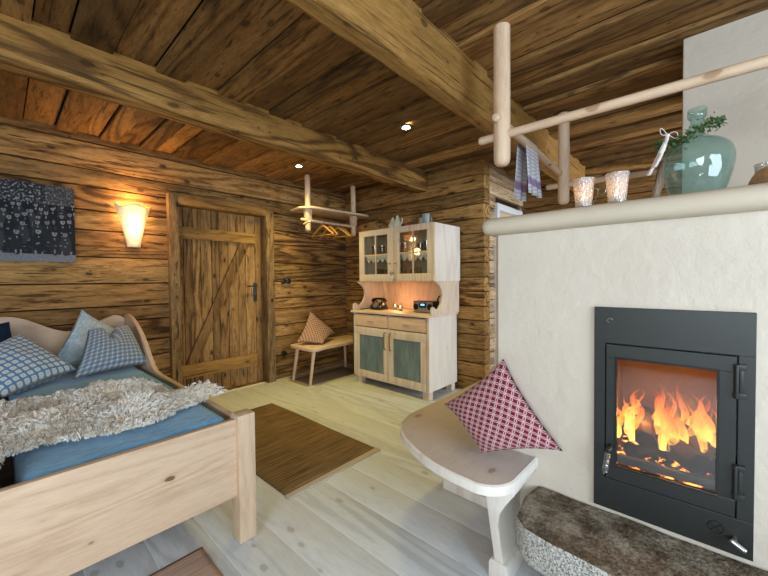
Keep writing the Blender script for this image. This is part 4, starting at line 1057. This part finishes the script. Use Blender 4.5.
for row, (yy, n_) in enumerate(((97, 17), (88, 15), (78, 14), (66, 12), (50, 9))):
    for k in range(n_):
        cx = (k+0.5+r.uniform(-.25, .25))*nx/n_+(row % 2)*4; cy = yy+r.uniform(-5, 5); sc2 = 1+.12*row
        disc(cx, cy-13*sc2, 5.5*sc2, 12*sc2, 0.008+0.03*r.random()**2)
        disc(cx+r.uniform(-.4, .4), cy-6.2*sc2, 0.9, 2.0, 0.12+.22*r.random())
        disc(cx, cy, 2.2*sc2, 2.9*sc2, 0.20+.16*r.random()); disc(cx+r.uniform(-.6, .6), cy-.6, 1.3*sc2, 1.5*sc2, 0.14)
        disc(cx, cy+2.7*sc2, 2.4*sc2, 1.3*sc2, 0.015)
        if r.random() < .6: disc(cx+r.uniform(-4, 4), cy-14*sc2, 1.5, 0.9, 0.22)
        if r.random() < .3: disc(cx+r.uniform(-3, 3), cy-20*sc2, 1.6, 4, 0.15)
for k in range(16):
    disc((k+.5+r.uniform(-.3,.3))*nx/16, 15+r.uniform(-3, 3), r.uniform(.8, 1.6), r.uniform(2, 6), 0.22); disc((k+.3+r.uniform(-.4,.4))*nx/16, 30+r.uniform(-6, 6), 1.6, 1.0, 0.22)
b = MB(); vs = []; fs = []
for j in range(ny+1):
    for i in range(nx+1): vs.append((PX0+(PX1-PX0)*i/nx, YB-0.022, PZ0+(PZ1-PZ0)*j/ny))
for j in range(ny):
    for i in range(nx): fs.append([j*(nx+1)+i, j*(nx+1)+i+1, (j+1)*(nx+1)+i+1, (j+1)*(nx+1)+i])
pc = thing('picture', 'dark unframed black and white group photograph on the wall above the bed', 'picture', ((PX0+PX1)/2, YB-0.01, PZ0))
b = MB(); b.add(vs, fs); po = b.build('photo_print', picturemat(), pc, smooth=False)
ca = po.data.color_attributes.new('print', 'FLOAT_COLOR', 'CORNER'); buf = []
for poly in po.data.polygons:
    c_ = po.data.vertices[poly.vertices[0]].co; xs_ = [po.data.vertices[q].co.x for q in poly.vertices]; zs_ = [po.data.vertices[q].co.z for q in poly.vertices]
    i = int(round((min(xs_)+(PX0+PX1)/2-PX0)/(PX1-PX0)*nx)); j = int(round(min(zs_)/(PZ1-PZ0)*ny))
    c = img[min(ny-1, max(0, j))][min(nx-1, max(0, i))]
    buf += [c*0.92, c*0.97, c*1.06, 1]*4
ca.data.foreach_set('color', buf)
b = MB(); b.box(PX0, PX1, YB-0.0215, YB-0.002, PZ0, PZ1, 0.001); b.build('backing_board', BLACKP, pc, smooth=False)

# switches
ws = thing('wall_switch', 'pair of round black wall switches on the log wall right of the door', 'switch', (2.41, YB, 1.215))
for xx in (2.385, 2.455):
    b = MB(); Mw = Matrix.Rotation(PI/2, 4, 'X'); b.lathe([(0, 0.026), (0.008, 0.026), (0.010, 0.018), (0.026, 0.016), (0.033, 0.010), (0.034, 0), (0, 0)], (xx, YB-0.001, 1.215), 24, close=True, M=Mw); b.build('switch', BLACKP, ws)
b = MB(); b.lathe([(0, 0.010), (0.020, 0.010), (0.022, 0.016), (0.034, 0.012), (0.036, 0), (0, 0)], (2.375, YB-0.001, 0.31), 24, close=True, M=Mw)
tag(b.build('wall_socket', BLACKP), 'round black power socket low on the log wall left of the small bench', 'socket')

# ---------------------------------------------------------------- coat rack
cr = thing('coat_rack', 'pale wooden coat rack with shelf board hanging from the ceiling beside the door', 'rack', (2.8, 3.43, CZ))
for x, y in ((2.465, 3.43), (3.165, 3.40)):
    b = MB(); b.nb(); b.rod((x, y, 1.80), (x, y, CZ+0.002), 0.033); pp = b.build('post', P_z, cr)
    b = MB(); b.nb(); b.prism([(x-0.042, 2.055), (x+0.042, 2.055), (x+0.030, 1.93), (x-0.030, 1.93)], 'Y', y-0.033, y+0.033, 0.006); b.build('shelf_bracket', P_z, pp)
b = MB(); b.nb(); b.prism([(2.40, 3.70), (2.36, 3.45), (2.44, 3.33), (3.30, 3.26), (3.385, 3.32), (3.37, 3.62), (3.30, 3.70)], 'Z', 2.058, 2.083, 0.005); b.build('shelf_board', P_x, cr)
b = MB(); b.nb(); b.rod((2.36, 3.42, 1.93), (3.165, 3.40, 1.925), 0.016); b.build('hanging_rail', P_x, cr)
b = MB(); b.nb(); b.rod((2.40, 3.42, 1.875), (2.40, 3.30, 1.895), 0.013); b.build('peg', P_y, cr)
HANG = plain('varnished_beech', (0.50, 0.24, 0.05), 0.35, 0.5, 0, 30, 0.1)
h0 = None
for k, (x, rz, lab) in enumerate(((2.66, 0.10, 'leftmost varnished wooden hanger on the coat rack rail'), (2.76, -0.1, 'second wooden hanger from the left on the coat rack rail'), (2.90, 0.15, 'third wooden hanger from the left on the coat rack rail'), (2.97, -0.05, 'rightmost wooden hanger on the coat rack rail'))):
    y = 3.405; z = 1.930
    if h0 is None:
        h0 = thing('coat_hanger', lab, 'hanger', (x, y, z), rz, group='wooden hangers on the coat rack')
        def T(p): return WM[h0.name] @ Vector(p)
        b = MB(); b.tube([T((0, 0.0155*math.cos(math.radians(a)), 0.0005+0.0155*math.sin(math.radians(a)))) for a in range(-20, 200, 20)]+[T((0, -0.014, -0.012)), T((0, -0.002, -0.03)), T((0, 0, -0.055))], 0.0018, 6); b.build('hook', STEEL, h0)
        b = MB(); b.tube([T((0, -0.19, -0.165)), T((0, -0.10, -0.10)), T((0, -0.03, -0.055)), T((0, 0.0, -0.048)), T((0, 0.03, -0.055)), T((0, 0.10, -0.10)), T((0, 0.19, -0.165))], [0.009, 0.012, 0.014, 0.014, 0.014, 0.012, 0.009], 8); b.build('shoulder_bar', HANG, h0)
        b = MB(); b.tube([T((0, -0.178, -0.160)), T((0, 0.178, -0.160))], 0.005, 8); b.build('trouser_bar', HANG, h0)
    else: copy_thing(h0, (x, y, z), rz, lab)

# ---------------------------------------------------------------- small bench, mat, cushion
sbn = thing('wooden_bench', 'small pale wooden bench with round legs against the log wall by the door', 'bench', (2.9, 3.5, 0))
so = [(2.37, 3.30), (2.40, 3.255), (2.47, 3.245), (2.56, 3.275), (3.33, 3.30), (3.37, 3.34), (3.36, 3.70), (3.30, 3.745), (2.47, 3.745), (2.39, 3.73), (2.365, 3.68)]
b = MB(); b.nb(); b.prism(so, 'Z', 0.40, 0.438, 0.010); b.build('seat', P_x, sbn)
for (tx, ty, fx_, fy_) in ((2.45, 3.33, 2.405, 3.35), (2.45, 3.66, 2.39, 3.675), (3.22, 3.66, 3.246, 3.68), (3.22, 3.34, 3.246, 3.32)):
    b = MB(); b.nb(); b.tube([(fx_, fy_, 0.006), ((tx+fx_)/2, (ty+fy_)/2, 0.2), (tx, ty, 0.402)], [0.016, 0.019, 0.023], 12); b.build('leg', P_z, sbn)
cushion('cushion', [(2.40, 3.60, 0.480), (2.60, 3.36, 0.462), (2.99, 3.60, 0.520), (2.67, 3.70, 0.835)], 0.13, M_rust, 'small rust brown patterned cushion propped on the small wooden bench', 0.09)
t = thing('doormat', 'flat grey-brown mat with pale border on the floor under the small bench', 'mat', (2.7, 3.5, 0))
b = MB(); b.nb(); b.box(2.25, 3.30, 3.24, 3.79, 0.0005, 0.004, 0.001); b.build('border', plain('pale_border', (0.50, 0.47, 0.36), 0.8, nscale=60), t)
b = MB(); b.nb(); b.box(2.34, 3.22, 3.33, 3.72, 0.003, 0.0062, 0.001); b.build('centre_field', plain('grey_brown_pile', (0.24, 0.20, 0.16), 0.95, 0.1, 0, 150, 0.3, 0.4), t)

# ---------------------------------------------------------------- rugs
def rugmat(name, a_, c_, sc_, axis):
    s = NT(name, 0.95, 0.05); c = s.obj(); sx = (3, 90, 1) if axis == 'X' else (90, 3, 1)
    n = s.noise(s.map(c, sx), 1.0*sc_, 3, 0.6); n2 = s.noise(c, 4, 3, 0.6)
    s.color(s.ramp(s.m('ADD', s.m('MULTIPLY', n, 0.8), s.m('MULTIPLY', n2, 0.2)), [(0.34, a_), (0.66, c_)])); s.bump(n, 0.8, 0.006); return s.mat
t = thing('woven_rug', 'flat brown woven rug on the floorboards between the bed and the dresser', 'rug', (1.44, 2.4, 0))
def rug(t, x0, x1, y0, y1, mat, name='weave', h=0.009):
    b = MB(); n = 40; vs = []; fs = []
    for i in range(n+1):
        for j in range(n+1):
            u = i/n; v = j/n; xx = x0+(x1-x0)*u; yy = y0+(y1-y0)*v
            ed = min(u, 1-u, v, 1-v); w_ = 0.006*noise.noise(Vector((xx*3, yy*3, 2)))
            vs.append((xx+(w_ if 0 < v < 1 else w_), yy+w_, h*(0.5 if ed == 0 else 1)+0.003*max(0, noise.noise(Vector((xx*4, yy*2, 0))))))
    for i in range(n):
        for j in range(n): fs.append([i*(n+1)+j, (i+1)*(n+1)+j, (i+1)*(n+1)+j+1, i*(n+1)+j+1])
    b.add(vs, fs); o = b.build(name, mat, t); md = o.modifiers.new('t', 'SOLIDIFY'); md.thickness = h*0.8; return o
rug(t, 1.06, 1.80, 1.73, 3.15, rugmat('brown_weave', (0.075, 0.045, 0.020), (0.27, 0.175, 0.085), 1.0, 'X'))
b = MB(); b.nb(); b.box(1.055, 1.806, 1.683, 1.728, 0.0005, 0.009, 0.002); b.build('pale_edge_band', plain('pale_hem', (0.46, 0.38, 0.29), 0.9, nscale=120, namt=.25), t)
t = thing('bedside_rug', 'pinkish beige woven rug on the floor in front of the bed', 'rug', (0.2, 1.4, 0))
rug(t, -0.35, 0.597, 0.95, 1.68, rugmat('beige_weave', (0.36, 0.24, 0.17), (0.52, 0.36, 0.27), 0.9, 'X'))

# ---------------------------------------------------------------- bed
bd = thing('bed', 'wide pale pine bed with wavy headboard along the log wall', 'bed', (0.05, 2.7, 0))
BX0, BX1, BY0, BY1 = -0.72, 0.80, 1.60, 3.80
b = MB(); b.nb(); b.box(BX0+0.03, 0.735, 1.592, 1.622, 0.217, 0.578, 0.004); b.build('foot_panel', P_x, bd)
for x0 in (BX0-0.04, 0.722):
    b = MB(); b.nb(); b.box(x0, x0+0.083, 1.565, 1.645, 0.0, 0.598, 0.006); b.build('post', P_z, bd)
def headside(xa, xb):
    P = [(1.64, 0.26), (3.80, 0.26), (3.80, 0.93), (3.72, 0.945), (3.60, 0.93), (3.50, 0.90), (3.40, 0.865), (3.28, 0.81), (3.18, 0.745), (3.08, 0.665), (3.0, 0.605), (2.92, 0.575), (2.82, 0.566), (2.6, 0.565), (1.64, 0.565)]
    b = MB(); b.nb(); b.prism(P, 'X', xa, xb, 0.006); b.build('side_board', P_y, bd)
headside(0.742, 0.772); headside(BX0, BX0+0.03)
P = [(BX0+.03, 0.2), (0.742, 0.2)]
hb = []
for k in range(41):
    x = 0.742-(0.742-BX0-0.03)*k/40; q = (x-0.02)/0.70
    z = 0.90+0.075*math.cos(q*2*PI*0.93)*(1.0 if abs(q) < .55 else 0.75)
    if abs(q) > 0.95: z -= 0.03*(abs(q)-0.95)/0.05
    hb.append((x, z))
b = MB(); b.nb(); b.prism(P+hb, 'Y', 3.775, 3.805, 0.004); b.build('headboard', P_x, bd)
for y in (3.72,):
    for x0 in (BX0-0.0, 0.735):
        b = MB(); b.nb(); b.box(x0-.005, x0+0.045, 3.755, 3.825, 0.0, 0.26, 0.004); b.build('rear_leg', P_z, bd)
# mattress with blue blanket
def blanket():
    s = NT('blue_blanket', 0.85, 0.15); c = s.obj(); n = s.noise(s.map(c, (1, 6, 6)), 20, 3, 0.65); n2 = s.noise(c, 5, 3, 0.6)
    s.color(s.ramp(s.m('ADD', s.m('MULTIPLY', n, 0.7), s.m('MULTIPLY', n2, 0.3)), [(0.34, (0.05, 0.20, 0.38)), (0.64, (0.17, 0.40, 0.60))]))
    s.p.inputs['Sheen Weight'].default_value = 0.3; s.bump(n, 0.5, 0.004); return s.mat
BLUE = blanket()
def mattress(x0, x1, y0, y1, z0, z1, label):
    b = MB(); n = 44; m_ = 60; vs = []; fs = []; b.nb()
    bm = bmesh.new(); bmesh.ops.create_cube(bm, size=1)
    for v in bm.verts: v.co = ((x0+x1)/2+v.co.x*(x1-x0), (y0+y1)/2+v.co.y*(y1-y0), (z0+z1)/2+v.co.z*(z1-z0))
    bmesh.ops.bevel(bm, geom=bm.edges[:], offset=0.045, segments=4, profile=0.5, affect='EDGES')
    bmesh.ops.subdivide_edges(bm, edges=[e for e in bm.edges if e.calc_length() > 0.15], cuts=26, use_grid_fill=True)
    for v in bm.verts:
        q = v.co; d_ = 0.012*noise.noise(Vector((q.x*2.2, q.y*2.2, q.z*2)))+0.005*noise.noise(Vector((q.x*9, q.y*5, q.z*5)))
        v.co.z += d_ if q.z > (z0+z1)/2 else 0
    b.bmesh(bm); return tag(b.build('blanket_covered_mattress', BLUE, None, angle=80), label, 'mattress', 'blue covered mattresses on the bed')
mattress(0.025, 0.715, 1.630, 3.76, 0.30, 0.575, 'blue blanket covered mattress on the right half of the bed, nearer the door')
mattress(-0.66, -0.035, 1.630, 3.76, 0.30, 0.565, 'blue blanket covered mattress on the left half of the bed, mostly outside the picture')
b = MB(); b.box(BX0+.035, 0.738, 1.628, 3.76, 0.255, 0.295, 0.003); b.build('bed_base', P_x, bd)
# cushions on the bed
MZt = 0.578
cushion('cushion', [(0.00, 2.80, 0.600), (0.345, 3.10, 0.635), (0.085, 3.32, 0.890), (-0.24, 3.06, 0.74)], 0.17, M_lat, 'blue and white lattice patterned cushion at the left of the bed pillows', 0.08)
cushion('cushion', [(0.305, 2.98, 0.600), (0.755, 3.12, 0.600), (0.680, 3.38, 0.882), (0.425, 3.24, 0.885)], 0.17, M_star, 'slate blue star patterned cushion with a dented top, in front at the right', 0.06, chop=0.13)
cushion('cushion', [(0.20, 3.36, 0.600), (0.60, 3.47, 0.620), (0.72, 3.62, 0.78), (0.425, 3.52, 1.015)], 0.12, M_flor, 'pale blue and cream floral cushion standing behind the slate blue one', 0.07)
cushion('cushion', [(-0.22, 3.45, 0.61), (0.10, 3.40, 0.66), (0.045, 3.55, 0.955), (-0.28, 3.58, 0.92)], 0.12, M_navy, 'dark navy velvet cushion at the left edge, behind the lattice cushion', 0.07)

# sheepskin
poly = [(-0.55, 1.45), (-0.05, 1.60), (0.015, 1.84), (0.10, 1.86), (0.18, 1.83), (0.33, 1.77), (0.50, 1.785), (0.575, 1.87), (0.70, 1.895), (0.80, 1.93), (0.815, 2.01), (0.70, 2.08), (0.63, 2.25), (0.54, 2.52), (0.38, 2.60), (0.20, 2.50), (0.10, 2.60), (-0.1, 2.56), (-0.55, 2.50)]
def inside(x, y, P=poly):
    c = False; j = len(P)-1
    for i in range(len(P)):
        if (P[i][1] > y) != (P[j][1] > y) and x < (P[j][0]-P[i][0])*(y-P[i][1])/(P[j][1]-P[i][1])+P[i][0]: c = not c
        j = i
    return c
def edist(x, y):
    d_ = 9
    for i in range(len(poly)):
        a = Vector(poly[i]); c = Vector(poly[(i+1) % len(poly)]); p = Vector((x, y)); t = max(0, min(1, (p-a).dot(c-a)/(c-a).length_squared)); d_ = min(d_, (p-a-(c-a)*t).length)
    return d_
def fz(x, y):
    e = min(1, edist(x, y)/0.09)
    h = 0.02+0.045*e+0.035*e*noise.noise(Vector((x*5, y*6, 3)))+0.03*e*math.sin(y*22+x*4)*0.5
    base = MZt+(0.012 if x > 0.72 else 0)
    if y < 1.64 and x < 0.02: base = MZt-(1.64-y)*0.35
    return base+max(0.012, h)
FURB = plain('sheepskin_pelt', (0.70, 0.60, 0.46), 0.95, 0.1, 0, 20, 0.2)
sk = thing('sheepskin', 'long-haired cream sheepskin throw draped across the blue blanket on the bed', 'throw', (0.2, 2.1, MZt))
b = MB(); g = 0.018; idx = {}; vs = []; fs = []
I0, I1, J0, J1 = int(-0.56/g), int(0.83/g), int(1.42/g), int(2.65/g)
for i in range(I0, I1+1):
    for j in range(J0, J1+1):
        if inside(i*g, j*g): idx[(i, j)] = len(vs); vs.append((i*g, j*g, fz(i*g, j*g)))
for (i, j) in list(idx):
    q = [(i, j), (i+1, j), (i+1, j+1), (i, j+1)]
    if all(k in idx for k in q): fs.append([idx[k] for k in q])
b.add(vs, fs); o = b.build('pelt', FURB, sk); md = o.modifiers.new('t', 'SOLIDIFY'); md.thickness = 0.008; md.offset = -1
def furmat():
    s = NT('cream_wool', 0.85, 0.15); s.p.inputs['Subsurface Weight'].default_value = 0.0; a = s.node('ShaderNodeAttribute', attribute_name='bid')
    wn = s.node('ShaderNodeTexWhiteNoise', noise_dimensions='1D'); s.l.new(a.outputs['Fac'], wn.inputs['W'])
    n = s.noise(s.obj(), 7, 3, 0.6); t = s.m('ADD', s.m('MULTIPLY', wn.outputs['Value'], 0.55), s.m('MULTIPLY', n, 0.5))
    s.color(s.ramp(t, [(0.2, (0.72, 0.58, 0.42)), (0.42, (0.88, 0.80, 0.68)), (0.7, (0.95, 0.92, 0.86))])); return s.mat
b = MB(); r = random.Random(3); cnt = 0
while cnt < 4600:
    cx = r.uniform(-0.2, 0.83); cy = r.uniform(1.45, 2.65)
    if not inside(cx, cy): continue
    cnt += 1; cz = fz(cx, cy); b.bid = r.random()*50
    gx = noise.noise(Vector((cx*6, cy*6, 10)))*1.5+r.gauss(0, .3); gy = noise.noise(Vector((cx*6, cy*6, 20)))*1.5-0.45+r.gauss(0, .3)
    L = r.uniform(0.028, 0.052)
    hd = Vector((gx, gy, 0)); hd = hd.normalized() if hd.length > .05 else Vector((0, -1, 0))
    bend = min(1.0, Vector((gx, gy)).length)
    tip = Vector((cx, cy, cz))+hd*L*(0.35+0.5*bend)+Vector((0, 0, L*(0.75-0.55*bend)))
    for q in range(7):
        rx, ry = r.gauss(0, .0055), r.gauss(0, .0055)
        p = Vector((cx+rx, cy+ry, cz-0.004)); tp = tip+Vector((rx*.35+r.gauss(0, .002), ry*.35+r.gauss(0, .002), r.gauss(0, .003)))
        m1 = p.lerp(tp, .4)+Vector((0, 0, L*.25)); m2 = p.lerp(tp, .75)+Vector((0, 0, L*.16))
        s_ = hd.cross(Vector((0, 0, 1)))*math.cos(q*1.3)+Vector((0, 0, 1))*math.sin(q*1.3)*.6+hd*math.sin(q*2.1)*.4; s_.normalize(); wd = r.uniform(.0009, .0016)
        b.add([p-s_*wd, p+s_*wd, m1-s_*wd, m1+s_*wd, m2-s_*wd*.8, m2+s_*wd*.8, tp], [[0, 1, 3, 2], [2, 3, 5, 4], [4, 5, 6]])
me_ = b.build('fleece', furmat(), sk); me_['kind'] = 'stuff'
